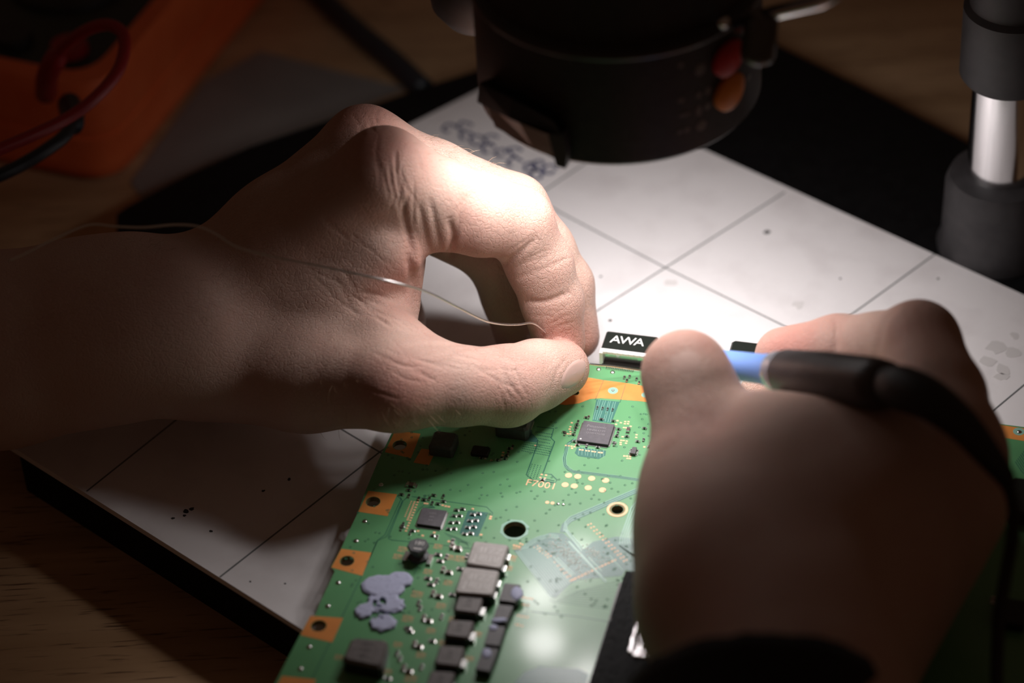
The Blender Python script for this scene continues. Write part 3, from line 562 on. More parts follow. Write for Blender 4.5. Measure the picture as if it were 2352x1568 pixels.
for x, y in [(1230, 620), (1310, 695), (1385, 705), (1160, 795), (1300, 872), (1085, 952), (1250, 1032), (1020, 1122), (1180, 1205), (950, 1302), (1110, 1375), (880, 1490), (1040, 1540), (1395, 1010), (1340, 1130), (1265, 1290), (985, 640), (950, 690), (1500, 1230), (1450, 1400), (540, 1390), (1735, 700), (1715, 770), (1780, 625)]: place('copper_patch', ME_CP, *z4(x, y), scale=random.uniform(.7, 1.05))
for k, (x0, y0, x1, y1) in enumerate([(1354, 1204, 1436, 1287), (1318, 1330, 1410, 1287), (1231, 1255, 1262, 1278), (1276, 1290, 1314, 1332)]):
    nn = 13 if k < 2 else 6
    for i in range(nn):
        t = i / (nn - 1)
        for s in (-1, 1):
            o = place('solder_pad', ME_P, x0 + (x1 - x0) * t + 3.2 * s, y0 + (y1 - y0) * t - 1.2 * s, .8, scale=.75)
for k, (x, y) in enumerate([(1202, 1372), (1209, 1373), (1216, 1374), (1222, 1375), (1200, 1388), (1206, 1389), (1213, 1390), (1190, 1413), (1197, 1415), (1204, 1416), (1211, 1417), (1186, 1434), (1192, 1435), (1199, 1437), (1180, 1252), (1186, 1254), (1192, 1256), (1195, 1248), (1200, 1250)]): place('copper_pad', ME_P, x, y, scale=.8)
for x, y in [(1434, 868), (1446, 866), (1440, 875), (1462, 872), (1468, 880)]: place('chip_capacitor', ME_S, x, y, H2)

# ---- packages
def package(name, pts, h, mats, bev=.0002, side=None, label=None):
    p = [Z(x, y, ZB + h)[:2] for x, y in pts]; c = np.mean(p, 0)
    vs, fs = bevel_box_geo(p, ZB - .0001, ZB + h, bev)
    b = MB().add(vs, fs); o = b.build(name, mats, ROOT_B, origin=(c[0], c[1], ZB))
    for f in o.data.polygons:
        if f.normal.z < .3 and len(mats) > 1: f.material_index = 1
    if label: o['label'] = label
    return o, c, p
def write(o, s, size, m, dx, dy, h, rot=0.0, name='lettering'):
    me = text_mesh(s, size * mm); t = obj(name, me, m, o); ca, sa = math.cos(BA), math.sin(BA)
    t.location = ((dx * ca - dy * sa) * mm, (dx * sa + dy * ca) * mm, h + .00002); t.rotation_euler[2] = BA + rot; return t
def pins(o, c, half, h, n, L=.0003):
    mb = MB()
    for s in (-1, 1):
        for ax in (0, 1):
            for i in range(n):
                t = (i - (n - 1) / 2) * (half * 1.78 / (n - 1)); u, v = (t, s * (half + .0001)) if ax == 0 else (s * (half + .0001), t)
                p = c + EX * u + EY * v
                sx = half * .9 / n
                q = [p + EX * a * (sx if ax == 0 else L) + EY * b * (L if ax == 0 else sx) for a, b in ((-1, -1), (1, -1), (1, 1), (-1, 1))]
                prism(mb, q, ZB, ZB + .0002)
    pn = mb.build('pins', M['silver'], ROOT_B); pn['kind'] = 'stuff'
o, c, _ = package('video_chip', [(1341, 965), (1411.6, 974), (1396.8, 1021), (1325, 1011)], .0010, [M['chip'], M['chipside']], .00012)
write(o, 'Panasonic', 1.45, M['print'], -.2, 2.3, .0010); write(o, 'MN864729', 1.15, M['print'], -.1, .75, .0010); write(o, 'Q34242G20J', 1.0, M['print'], 0, -.5, .0010)
mb = MB().add(*lathe_geo((c[0] - EX[0] * .0036 - EY[0] * .0034, c[1] - EX[1] * .0036 - EY[1] * .0034, ZB + .001), [(.0003, -.0001), (.0003, .00002)], 12)); mb.build('pin_mark', M['marklight'], o)
pins(o, c, .0045, .001, 20)
o, c, _ = package('audio_chip', [(970, 1165), (1027, 1172), (1012, 1210), (957, 1202)], .0010, [M['chip'], M['chipside']], .00012, label='small dark square chip')
write(o, 'S2PG', .95, M['print'], 0, 1.4, .001); write(o, '001', .95, M['print'], 0, .1, .001); write(o, 'KR', .95, M['print'], 0, -1.2, .001); pins(o, c, .0035, .001, 14)
# light inductors with upside-down marking
for pts in ([(1088, 1240), (1170, 1250), (1151, 1306), (1069, 1294)], [(1064, 1299), (1148, 1309), (1132, 1367), (1044, 1360)]):
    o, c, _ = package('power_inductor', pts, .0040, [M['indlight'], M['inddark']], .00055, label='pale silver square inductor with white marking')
    write(o, 'R18H', 3.0, M['marklight'], .2, -1.6, .004, math.pi); write(o, 'ZZ1F', 3.0, M['marklight'], .4, 1.5, .004, math.pi)
    MB().add(*lathe_geo((c[0] - EX[0] * .0031 - EY[0] * .0031, c[1] - EX[1] * .0031 - EY[1] * .0031, ZB + .004), [(.0005, -.0001), (.0005, .00003)], 14)).build('polarity_dot', M['marklight'], o)
    for s in (-1, 1):
        mb = MB(); p = c + EX * (.0050) * 1 + EY * s * .0022; prism(mb, [p + EX * a * .0005 + EY * b * .0011 for a, b in ((-1, -1), (1, -1), (1, 1), (-1, 1))], ZB, ZB + .0018); mb.build('terminal', M['silver'], o)
for pts in ([(1054, 1362), (1113, 1367), (1099, 1409), (1041, 1402)], [(1031, 1420), (1091, 1424), (1076, 1466), (1019, 1459)], [(1010, 1479), (1069, 1483), (1056, 1531), (996, 1524)], [(990, 1537), (1047, 1541), (1032, 1588), (975, 1580)]):
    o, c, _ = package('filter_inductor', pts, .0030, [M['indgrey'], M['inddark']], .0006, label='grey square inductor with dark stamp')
    for k, s in enumerate(('2R2', 'C14', 'NEC')): write(o, s, 1.0, M['markdark'], -.1 , 1.2 - k * 1.1, .003)
    mb = MB(); p = c + EX * .0038 - EY * .0005; prism(mb, [p + EX * a * .0006 + EY * b * .0014 for a, b in ((-1, -1), (1, -1), (1, 1), (-1, 1))], ZB, ZB + .0013); mb.build('terminal', M['silver'], o)
o, c, _ = package('large_inductor', [(808, 1460), (892, 1467), (877, 1533), (784, 1514)], .0045, [M['indgrey'], M['inddark']], .0009, label='large dark grey square inductor near the left edge')
for k, s in enumerate(('4R7', 'M52', '18N')): write(o, s, 1.7, M['markdark'], -.3, 2.0 - k * 2.0, .0045)
for pts in ([(1158, 1337), (1196, 1341), (1185, 1384), (1145, 1379)], [(1145, 1386), (1181, 1390), (1163, 1431), (1129, 1425)], [(1125, 1434), (1162, 1437), (1147, 1484), (1112, 1480)], [(1110, 1485), (1146, 1488), (1125, 1543), (1091, 1537)]):
    o, c, p = package('polymer_capacitor', pts, .0024, [M['cap'], M['inddark']], .0003, label='charcoal block capacitor in the right column')
# dabs of white paste on the capacitors
for x, y, rx, ry in [(1187, 1362, .0017, .0026), (1146, 1424, .0022, .0009), (1133, 1441, .0012, .0012), (1118, 1500, .0013, .0019)]:
    q = Z(x, y, ZB + .0024); vs, fs = lathe_geo((0, 0, 0), [(1, -.00012), (.93, .00012), (.5, .0003), (1e-6, .00034)], 20)
    MB().add([(q[0] + v[0] * rx * random.uniform(.93, 1.07), q[1] + v[1] * ry * random.uniform(.93, 1.07), q[2] + v[2]) for v in vs], fs).build('paste_dab', M['paste'], ROOT_B, smooth=True)
# octagonal drum inductor
q = Z(960, 1251, ZB + .0045)
vs, fs = lathe_geo((q[0], q[1], ZB), [(.0028, 0), (.0028, .0008), (.0018, .0013), (.0018, .0029), (.0029, .0034), (.0030, .0042), (.0027, .0045)], 8)
o = MB().add(vs, fs).build('drum_inductor', M['ferrite'], ROOT_B, origin=(q[0], q[1], ZB)); o['label'] = 'octagonal grey drum inductor'
write(o, '180', 1.9, M['marklight'], .2, .7, .0045); mb = MB(); c2 = q[:2] + EX * .0003 - EY * .0014; prism(mb, [c2 + EX * a * .0011 + EY * b * .00018 for a, b in ((-1, -1), (1, -1), (1, 1), (-1, 1))], q[2] - .0001, q[2] + .00002); mb.build('polarity_bar', M['marklight'], o)
for s in (-1, 1): mb = MB(); p = q[:2] + EX * s * .0033 - EY * .0010; prism(mb, [p + EX * a * .0006 + EY * b * .0018 for a, b in ((-1, -1), (1, -1), (1, 1), (-1, 1))], ZB, ZB + .0008); mb.build('terminal', M['silver'], o)
# black SOT part and block under the thumb, dark parts at the right
o, c, _ = package('transistor', [(1453, 1025), (1463, 1026), (1459, 1042), (1447, 1040)], .0010, [M['cap'], M['smd']], .00012)
pins(o, c, .0009, .001, 3, .0003)
def bbox(name, px, py, sx, sy, h, m, bev=.0004, lab=None):
    c = Z(px, py)[:2]; p = [c + EX * a * sx / 2 * mm + EY * b * sy / 2 * mm for a, b in ((-1, -1), (1, -1), (1, 1), (-1, 1))]
    o = MB().add(*bevel_box_geo(p, ZB - .0001, ZB + h * mm, bev)).build(name, m, ROOT_B, origin=(c[0], c[1], ZB))
    if lab: o['label'] = lab
    return o
o = bbox('choke_block', 1183, 985, 9.5, 8.5, 4.2, M['ferrite'], .0008, 'dark grey block under the left thumb'); c = Z(1183, 985)[:2] + EX * .0050
mb = MB(); prism(mb, [c + EX * a * .0004 + EY * b * .0018 for a, b in ((-1, -1), (1, -1), (1, 1), (-1, 1))], ZB, ZB + .0022); mb.build('terminal', M['silver'], o)
bbox('choke_block', 1020, 1030, 7, 7, 3.5, M['ferrite'], .0006); bbox('chip_block', 1104, 1040, 5, 3.5, 1.2, M['smd'], .0003)
bbox('black_connector', 2352, 1165, 8, 14, 4.5, M['hdmi'], .0006); bbox('black_connector', 2320, 1420, 8, 9, 3, M['hdmi'], .0005); bbox('edge_connector', 1712, 838, 9, 7, 6.0, M['hdmi'], .0006, 'small black connector at the board edge')
for i in range(10): line('trace', [(2332 + i * 3, 1060 - i * 4), (2345 + i * 3, 1080 - i * 4), (2400, 1140 - i * 5)], .25, M['pcbtrace'])
for x, y in [(2338, 1112), (2346, 1118), (2325, 1230), (2290, 1500), (2280, 1380)]: place('chip_capacitor', ME_M, x, y, H2)
# display connector with shiny castellated shell (left part visible beside the fingers)
C0 = Z(1377, 842)[:2]
def cpt(u, v): return C0 + EX * u * mm + EY * v * mm
def cbox(name, u0, u1, v0, v1, z0, z1, m, par, bev=None):
    p = [cpt(u0, v0), cpt(u1, v0), cpt(u1, v1), cpt(u0, v1)]
    if bev: return MB().add(*bevel_box_geo(p, ZB + z0 * mm, ZB + z1 * mm, bev)).build(name, m, par)
    mb = MB(); prism(mb, p, ZB + z0 * mm, ZB + z1 * mm); return mb.build(name, m, par)
cn = cbox('display_connector', 0, 15.4, 2.6, 10.4, .4, 5.0, M['hdmi'], ROOT_B, .0003); cn['label'] = 'black topped connector with shiny metal castellations'
cbox('shell_wall', -.1, .9, .6, 2.8, 0, 4.8, M['tin'], cn); cbox('shell_wall', 14.5, 15.5, .6, 2.8, 0, 4.8, M['tin'], cn)
cbox('front_lip', .6, 15, .5, 2.7, .2, .9, M['smd'], cn); cbox('shell_back', .8, 14.7, 2.2, 2.7, .8, 4.2, M['foil'], cn)
cbox('shell_top_edge', -.1, 15.5, 1.3, 2.7, 4.1, 4.9, M['tin'], cn)
for i in range(9): cbox('castellation', .7 + i * 1.62, 1.65 + i * 1.62, .9, 2.2, 4.35, 5.15, M['tin'], cn)
for i in range(16): cbox('contact', 2.0 + i * .52, 2.26 + i * .52, -.9, .4, 0, .25, M['silver'], cn)
for i, s in enumerate('AWA'):
    me = text_mesh(s, .0046, .00003); t = obj('lettering', me, M['white'], cn); p = cpt(3.4 + i * 3.5, 6.9); pl = parent_loc(cn)
    t.location = (p[0] - pl[0], p[1] - pl[1], ZB + .00502 - pl[2]); t.rotation_euler[2] = BA
# lavender thermal paste smeared on the board
def paste():
    ells = [(880, 1349, .0060, .0043), (919, 1333, .0036, .0030), (886, 1388, .0052, .0034), (880, 1432, .0036, .0031), (838, 1404, .0026, .0029)]
    E_ = [(Z(x, y)[:2], a, b) for x, y, a, b in ells]; c = Z(882, 1385)[:2]; N = 110; S = .0135; vs = []; fs = []; H_ = np.zeros((N, N))
    g = np.linspace(-S, S, N); X, Y = np.meshgrid(g, g, indexing='ij'); W_ = c[0] + EX[0] * X + EY[0] * Y, c[1] + EX[1] * X + EY[1] * Y
    F_ = np.full((N, N), 9.0)
    wob = .10 * np.sin(X * 2100 + 1.3 * np.sin(Y * 1500)) + .06 * np.sin(Y * 3300 + X * 900)
    for k, (q, a, b) in enumerate(E_):
        du = (W_[0] - q[0]) * EX[0] + (W_[1] - q[1]) * EX[1]; dv = (W_[0] - q[0]) * EY[0] + (W_[1] - q[1]) * EY[1]
        F_ = np.minimum(F_, np.sqrt((du / a) ** 2 + (dv / b) ** 2) - 1 + (wob * (.75 if k > 1 else .2)))
    nz = rng.normal(size=(N, N)); 
    for _ in range(3): nz = (nz + np.roll(nz, 1, 0) + np.roll(nz, -1, 0) + np.roll(nz, 1, 1) + np.roll(nz, -1, 1)) / 5
    inside = F_ < 0
    worn = ((X + .001) ** 2 + (Y + .0005) ** 2 < .0018 ** 2) | ((X - .0005) ** 2 + (Y + .0062) ** 2 < .0014 ** 2) | ((X + .0068) ** 2 + (Y + .0012) ** 2 < .0016 ** 2)
    inside &= ~(worn & (nz > -.02))
    H_ = .0004 + .0005 * np.clip(-F_ * 6, 0, 1) + .00008 * nz
    idx = -np.ones((N, N), int)
    for i in range(N):
        for j in range(N):
            if inside[i, j]: idx[i, j] = len(vs); vs.append((W_[0][i, j], W_[1][i, j], ZB + H_[i, j]))
    n = len(vs); vs += [(v[0], v[1], ZB - .0001) for v in vs]; cnt = {}
    for i in range(N - 1):
        for j in range(N - 1):
            k = [idx[i, j], idx[i + 1, j], idx[i + 1, j + 1], idx[i, j + 1]]
            if min(k) >= 0:
                fs.append(tuple(k))
                for a, b in zip(k, k[1:] + k[:1]): cnt[(a, b)] = 1
    for a, b in list(cnt):
        if (b, a) not in cnt: fs.append((b, a, a + n, b + n))
    o = MB().add(vs, fs).build('thermal_paste', M['paste'], ROOT_B, smooth=True, autosmooth=50); o['label'] = 'lavender grey smear of thermal paste'
paste()
# black foam pad and crinkled foil
def bumpy(name, px4, z0, z1, amp, N, m, label, sm=True):
    p = [Z(x, y, z1)[:2] for x, y in px4]; vs = []; fs = []
    nz = rng.normal(size=(N, N)); 
    for _ in range(2): nz = (nz * 2 + np.roll(nz, 1, 0) + np.roll(nz, -1, 0) + np.roll(nz, 1, 1) + np.roll(nz, -1, 1)) / 4
    for i in range(N):
        for j in range(N):
            u, v = i / (N - 1), j / (N - 1); q = (p[0] * (1 - u) + p[1] * u) * (1 - v) + (p[3] * (1 - u) + p[2] * u) * v
            vs.append((q[0], q[1], z1 + amp * nz[i, j]))
    for i in range(N - 1):
        for j in range(N - 1): fs.append((i * N + j, (i + 1) * N + j, (i + 1) * N + j + 1, i * N + j + 1))
    ring_ = [i * N for i in range(N)] + [(N - 1) * N + j for j in range(1, N)] + [i * N + N - 1 for i in range(N - 2, -1, -1)] + [j for j in range(N - 2, 0, -1)]
    k = len(vs); vs += [(vs[i][0], vs[i][1], z0) for i in ring_]; L = len(ring_)
    for i in range(L): fs.append((ring_[i], ring_[(i + 1) % L], k + (i + 1) % L, k + i))
    o = MB().add(vs, fs).build(name, m, ROOT_B, smooth=sm); o['label'] = label; return o
bumpy('foam_pad', [(1437, 1310), (1600, 1328), (1545, 1640), (1330, 1640)], ZB - .0001, ZB + .0014, .00013, 110, M['foam'], 'black fuzzy foam pad')
bumpy('foil_patch', [(1484, 1398), (1560, 1404), (1540, 1516), (1452, 1506)], ZB + .001, ZB + .0019, .00010, 60, M['foil'], 'shiny crinkled foil patch')
bumpy('foil_strip', [(1468, 1396), (1474, 1397), (1449, 1500), (1441, 1498)], ZB + .001, ZB + .0018, .00008, 24, M['foil'], 'narrow shiny foil strip')
mb = MB(); strip(mb, [Z(1425, 1338, ZB + .0010), Z(1400, 1425, ZB + .001), Z(1352, 1580, ZB + .001)], .0007, ZB - .0001, ZB + .0011); mb.build('pad_liner', mat('liner_grey', (.28, .28, .27), .5), ROOT_B)

# ================================================================== hands: implicit surfaces meshed with surface nets
def round_cone(p, a, b, r1, r2):
    ba = b - a; l2 = ba @ ba; rr = r1 - r2; a2 = l2 - rr * rr; il2 = 1 / l2
    pa = p - a; y = pa @ ba; z = y - l2
    x2 = ((pa * l2 - y[..., None] * ba) ** 2).sum(-1); y2 = y * y * l2; z2 = z * z * l2
    k = np.sign(rr) * rr * rr * x2
    d3 = (np.sqrt(x2 * a2 * il2) + y * rr) * il2 - r1
    d1 = np.sqrt(x2 + z2) * il2 - r2; d2 = np.sqrt(x2 + y2) * il2 - r1
    return np.where(np.sign(z) * a2 * z2 > k, d1, np.where(np.sign(y) * a2 * y2 < k, d2, d3))
def smin(a, b, k):
    if k <= 0: return np.minimum(a, b)
    h = np.maximum(k - np.abs(a - b), 0) / k; return np.minimum(a, b) - h * h * k * .25
class Field:
    def __init__(s, lo, hi, h):
        s.h = h; s.lo = np.array(lo); s.n = np.ceil((np.array(hi) - lo) / h).astype(int) + 1
    def empty(s): return np.full(s.n, 30.0, np.float32)
    def cone(s, F, a, ra, b, rb, k):
        a, b = np.asarray(a) * 1000, np.asarray(b) * 1000; m = max(ra, rb) + k + 5
        i0 = np.clip(np.floor((np.minimum(a, b) - m - s.lo) / s.h).astype(int), 0, s.n - 1); i1 = np.clip(np.ceil((np.maximum(a, b) + m - s.lo) / s.h).astype(int) + 1, 1, s.n)
        if (i1 <= i0).any(): return
        g = [s.lo[j] + s.h * np.arange(i0[j], i1[j]) for j in range(3)]
        p = np.stack(np.meshgrid(*g, indexing='ij'), -1); sl = tuple(slice(i0[j], i1[j]) for j in range(3))
        F[sl] = smin(F[sl], round_cone(p, a, b, ra, rb), k)
    def nets(s, F):
        ins = F < 0; nx, ny, nz = F.shape
        c = np.zeros((nx - 1, ny - 1, nz - 1), np.uint8)
        for dx in (0, 1):
            for dy in (0, 1):
                for dz in (0, 1): c += ins[dx:nx - 1 + dx, dy:ny - 1 + dy, dz:nz - 1 + dz]
        act = (c > 0) & (c < 8); cells = np.argwhere(act); idx = -np.ones(act.shape, np.int64); idx[act] = np.arange(len(cells))
        acc = np.zeros((len(cells), 3)); cnt = np.zeros(len(cells)); cor = [(x, y, z) for x in (0, 1) for y in (0, 1) for z in (0, 1)]
        val = {q: F[cells[:, 0] + q[0], cells[:, 1] + q[1], cells[:, 2] + q[2]] for q in cor}
        for q in cor:
            for ax in range(3):
                if q[ax] == 0:
                    w = list(q); w[ax] = 1; w = tuple(w); v0, v1 = val[q], val[w]; m = (v0 < 0) != (v1 < 0)
                    t = np.where(m, v0 / np.where(m, v0 - v1, 1), 0); pt = np.repeat(np.array([q], float), len(cells), 0); pt[:, ax] += t
                    acc[m] += pt[m]; cnt[m] += 1
        V = (cells + acc / cnt[:, None]) * s.h + s.lo; Q = []
        for ax in range(3):
            b, c_ = (ax + 1) % 3, (ax + 2) % 3; sl0 = [slice(None)] * 3; sl1 = [slice(None)] * 3; sl0[ax] = slice(0, -1); sl1[ax] = slice(1, None)
            ed = np.argwhere(ins[tuple(sl0)] != ins[tuple(sl1)]); ok = (ed[:, b] > 0) & (ed[:, c_] > 0) & (ed[:, b] < F.shape[b] - 1) & (ed[:, c_] < F.shape[c_] - 1); ed = ed[ok]
            sgn = ins[tuple(ed.T)]; quad = []
            for ob, oc in ((0, 0), (-1, 0), (-1, -1), (0, -1)):
                e = ed.copy(); e[:, b] += ob; e[:, c_] += oc; quad.append(idx[tuple(e.T)])
            quad = np.stack(quad, 1); quad[~sgn] = quad[~sgn][:, ::-1]; Q.append(quad)
        Q = np.vstack(Q); Q = Q[(Q >= 0).all(1)]
        return V / 1000, Q
def smooth_mesh(V, Q, it=4, lam=.5):
    E_ = np.vstack([Q[:, [0, 1]], Q[:, [1, 2]], Q[:, [2, 3]], Q[:, [3, 0]]]); E_ = np.vstack([E_, E_[:, ::-1]])
    deg = np.bincount(E_[:, 0], minlength=len(V))[:, None]
    for i in range(it):
        for l_ in (lam, -lam * 1.03) if i < it - 1 else (lam * .5,):
            S = np.stack([np.bincount(E_[:, 0], weights=V[E_[:, 1], k], minlength=len(V)) for k in range(3)], 1); V = V + l_ * (S / deg - V)
    return V
def normals(V, Q):
    fn = np.cross(V[Q[:, 2]] - V[Q[:, 0]], V[Q[:, 3]] - V[Q[:, 1]]); N = np.zeros_like(V)
    for k in range(4):
        for j in range(3): N[:, j] += np.bincount(Q[:, k], weights=fn[:, j], minlength=len(V))
    return N / (np.linalg.norm(N, axis=1, keepdims=True) + 1e-20)
def subdivide(V, Q):
    n, m = len(V), len(Q); E_ = np.sort(np.stack([Q, np.roll(Q, -1, 1)], -1).reshape(-1, 2), 1)
    key, inv = np.unique(E_[:, 0] * n + E_[:, 1], return_inverse=True); inv = inv.reshape(m, 4)
    mid = (V[key // n] + V[key % n]) / 2; fc = V[Q].mean(1)
    W_ = np.vstack([V, mid, fc]); me_, fi = inv + n, np.arange(m) + n + len(mid)
    R_ = np.vstack([np.stack([Q[:, k], me_[:, k], fi, me_[:, k - 1]], 1) for k in range(4)])
    return W_, R_
def seg_dist(p, poly):
    d = np.full(len(p), 1e9); 
    for a, b in zip(poly[:-1], poly[1:]):
        a, b = np.array(a, float), np.array(b, float); t = np.clip(((p - a) @ (b - a)) / ((b - a) @ (b - a)), 0, 1); d = np.minimum(d, np.linalg.norm(p - a - t[:, None] * (b - a), axis=1))
    return d

def build_hand(name, palm, fingers, kpalm, kfinger, creases, red, label, h=.8, kk=.6):
    pts = [P(*q[:3]) for ch in palm for q in ch[1]] + [P(*q[:3]) for ch in fingers for q in ch]
    rmax = 30; lo = np.min(pts, 0) * 1000 - rmax; hi = np.max(pts, 0) * 1000 + rmax
    fd = Field(lo, hi, h); Fp = fd.empty()
    for k, ch in palm:
        for a, b in zip(ch[:-1], ch[1:]): fd.cone(Fp, P(*a[:3]), a[3], P(*b[:3]), b[3], k)
    tot = Fp
    for ch in fingers:
        Ff = fd.empty()
        for a, b in zip(ch[:-1], ch[1:]): fd.cone(Ff, P(*a[:3]), a[3], P(*b[:3]), b[3], kfinger)
        tot = smin(tot, smin(Fp, Ff, kpalm), kk)
    V, Q = fd.nets(tot); V = smooth_mesh(V, Q)
    V, Q = subdivide(V, Q); V = smooth_mesh(V, Q, 2, .45); nv = len(V)
    me2 = bpy.data.meshes.new(name); me2.from_pydata(V.tolist(), [], Q.tolist())
    N = normals(V, Q); pxv = pix(V); vw = (V - CAM) / np.linalg.norm(V - CAM, axis=1, keepdims=True); fw = np.clip(-(vw * N).sum(1) / .35, 0, 1); facing = fw > 0
    D = np.zeros(nv)
    for cr in creases:
        poly, amp, w = cr[0], cr[1], cr[2]; d0, d1 = cr[3] if len(cr) > 3 else (0, 1e9)
        sel = np.where(facing & (pxv[:, 2] > d0) & (pxv[:, 2] < d1))[0]
        sp = spline(poly, 5); bb = (pxv[sel, 0] > sp[:, 0].min() - 60) & (pxv[sel, 0] < sp[:, 0].max() + 60) & (pxv[sel, 1] > sp[:, 1].min() - 60) & (pxv[sel, 1] < sp[:, 1].max() + 60); sel = sel[bb]
        if not len(sel): continue
        dd = np.linalg.norm(pxv[sel, None, :2] - sp[None], axis=2); tt = dd.argmin(1) / (len(sp) - 1); tap = np.clip(4 * tt * (1 - tt) * 1.25, 0, 1)
        ds = seg_dist(pxv[sel, :2], sp) / 8.2; D[sel] += -amp * tap * fw[sel] * np.exp(-(ds / w) ** 2)
    V = V + N * (D * mm)[:, None]
    R_ = np.zeros(nv)
    for x, y, d, r, s in red: R_ = np.maximum(R_, s * np.exp(-(np.linalg.norm(V - P(x, y, d), axis=1) / (r * mm)) ** 2))
    c = V.mean(0); o_ = np.array([c[0], c[1], V[:, 2].min()])
    me2.vertices.foreach_set('co', (V - o_).ravel()); at = me2.attributes.new('redness', 'FLOAT', 'POINT'); at.data.foreach_set('value', R_.astype(np.float32))
    me2.polygons.foreach_set('use_smooth', [True] * len(me2.polygons)); me2.update()
    ob = obj(name, me2, M['skin']); ob.location = tuple(o_); tag(ob, label, 'hand')
    return ob, V, Q
def nail(hand, V, Q, outline, dmax, off=.00025, thick=.00028, name='thumbnail', N=26, m='nail'):
    """curved plate lying on the skin inside a superellipse given by centre and two half-axes in pixels"""
    (cx, cy), (ax, ay), (bx, by) = outline
    bv = BVHTree.FromPolygons([tuple(v) for v in V], [tuple(int(i) for i in q) for q in Q])
    rings = 9; vs = []; fs = []; nrm = []
    for i in range(rings + 1):
        s = i / rings
        for k in range(N):
            t = 2 * math.pi * k / N; ct, st = math.cos(t), math.sin(t); m_ = (abs(ct) ** 2.8 + abs(st) ** 2.8) ** (-1 / 2.8)
            px, py = cx + s * m_ * (ax * ct + bx * st), cy + s * m_ * (ay * ct + by * st)
            r = ray(px, py); hit = bv.ray_cast(Vector(CAM), Vector(r / np.linalg.norm(r)))
            if hit[0] is None: q = np.array(vs[-1]) if vs else P(px, py, 790); n_ = -CF
            else: q = np.array(hit[0]); n_ = np.array(hit[1])
            vs.append(q); nrm.append(n_)
    vs = np.array(vs).reshape(rings + 1, N, 3); nrm = np.array(nrm).reshape(rings + 1, N, 3)
    for _ in range(4):
        a = vs.copy(); a[1:-1] = (vs[:-2] + vs[2:] + np.roll(vs, 1, 1)[1:-1] + np.roll(vs, -1, 1)[1:-1]) / 4; vs = a
    nm = nrm.mean((0, 1)); nm /= np.linalg.norm(nm)
    top = vs + nm * thick; top[-1] = vs[-1] - nm * .00025; top[-2] = vs[-2] + nm * thick * .3
    flat = list(top.reshape(-1, 3)) + list((vs - nm * .0008).reshape(-1, 3)); n = (rings + 1) * N
    for i in range(rings):
        for k in range(N): fs.append((i * N + k, i * N + (k + 1) % N, (i + 1) * N + (k + 1) % N, (i + 1) * N + k))
    for k in range(N): fs.append((rings * N + k, rings * N + (k + 1) % N, n + rings * N + (k + 1) % N, n + rings * N + k))
    return MB().add(flat, fs).build(name, M[m], hand, smooth=True)

# ---- left hand (joints as pixel x, pixel y, depth mm, radius mm)
L_palm = [
    (6, [(-330, 830, 790, 29), (0, 804, 790, 26), (200, 764, 790, 25), (310, 748, 790, 24.3), (410, 750, 791, 22.3), (480, 745, 793, 18.5)]),
    (7, [(280, 640, 810, 11.5), (300, 660, 810, 11)]),
    (7, [(430, 720, 800, 17.5), (640, 530, 797, 13.5), (838, 338, 791, 10.6)]),
    (5, [(450, 735, 796, 17), (660, 570, 788, 13.5), (882, 396, 769, 11.3)]),
    (6, [(430, 730, 810, 16), (800, 405, 808, 10.5)]),
    (6, [(430, 760, 814, 15), (765, 480, 822, 10)]),
    (6, [(520, 760, 799, 17.5), (740, 690, 792, 15.5), (880, 560, 780, 11.5)]),
    (6, [(480, 812, 797, 18.5), (700, 857, 787, 15), (905, 884, 770, 11.6)]),
    (6, [(620, 780, 800, 16), (850, 780, 787, 11.5), (905, 830, 779, 10)]),
    (5, [(905, 500, 784, 8), (905, 600, 790, 7.0), (908, 690, 790, 6.6)]),
    (4, [(925, 480, 778, 8.5), (1000, 508, 781, 8.0)]),
    (6, [(900, 790, 777, 8), (960, 830, 776, 8)]),
]
L_fing = [
    [(905, 884, 770, 11.6), (1050, 886, 776, 10.6), (1165, 886, 783, 10.9), (1230, 862, 791, 9.6), (1287, 846, 797, 8.2)],
    [(882, 396, 769, 11.3), (1000, 448, 776, 10.2), (1105, 494, 783, 11.0), (1188, 510, 788, 9.7), (1240, 610, 796, 9.0), (1268, 690, 801, 8.5), (1285, 785, 806, 7.4)],
    [(838, 338, 791, 10.6), (1000, 405, 798, 9.8), (1180, 480, 804, 9.6), (1248, 575, 811, 8.7), (1294, 655, 816, 8.4), (1322, 772, 820, 7.0)],
    [(800, 405, 808, 10.5), (1130, 574, 819, 9.0), (1172, 680, 828, 8.0), (1188, 765, 830, 6.9)],
    [(765, 480, 822, 10), (890, 630, 830, 8.3), (915, 735, 832, 7.2), (930, 800, 826, 6.3)],
]
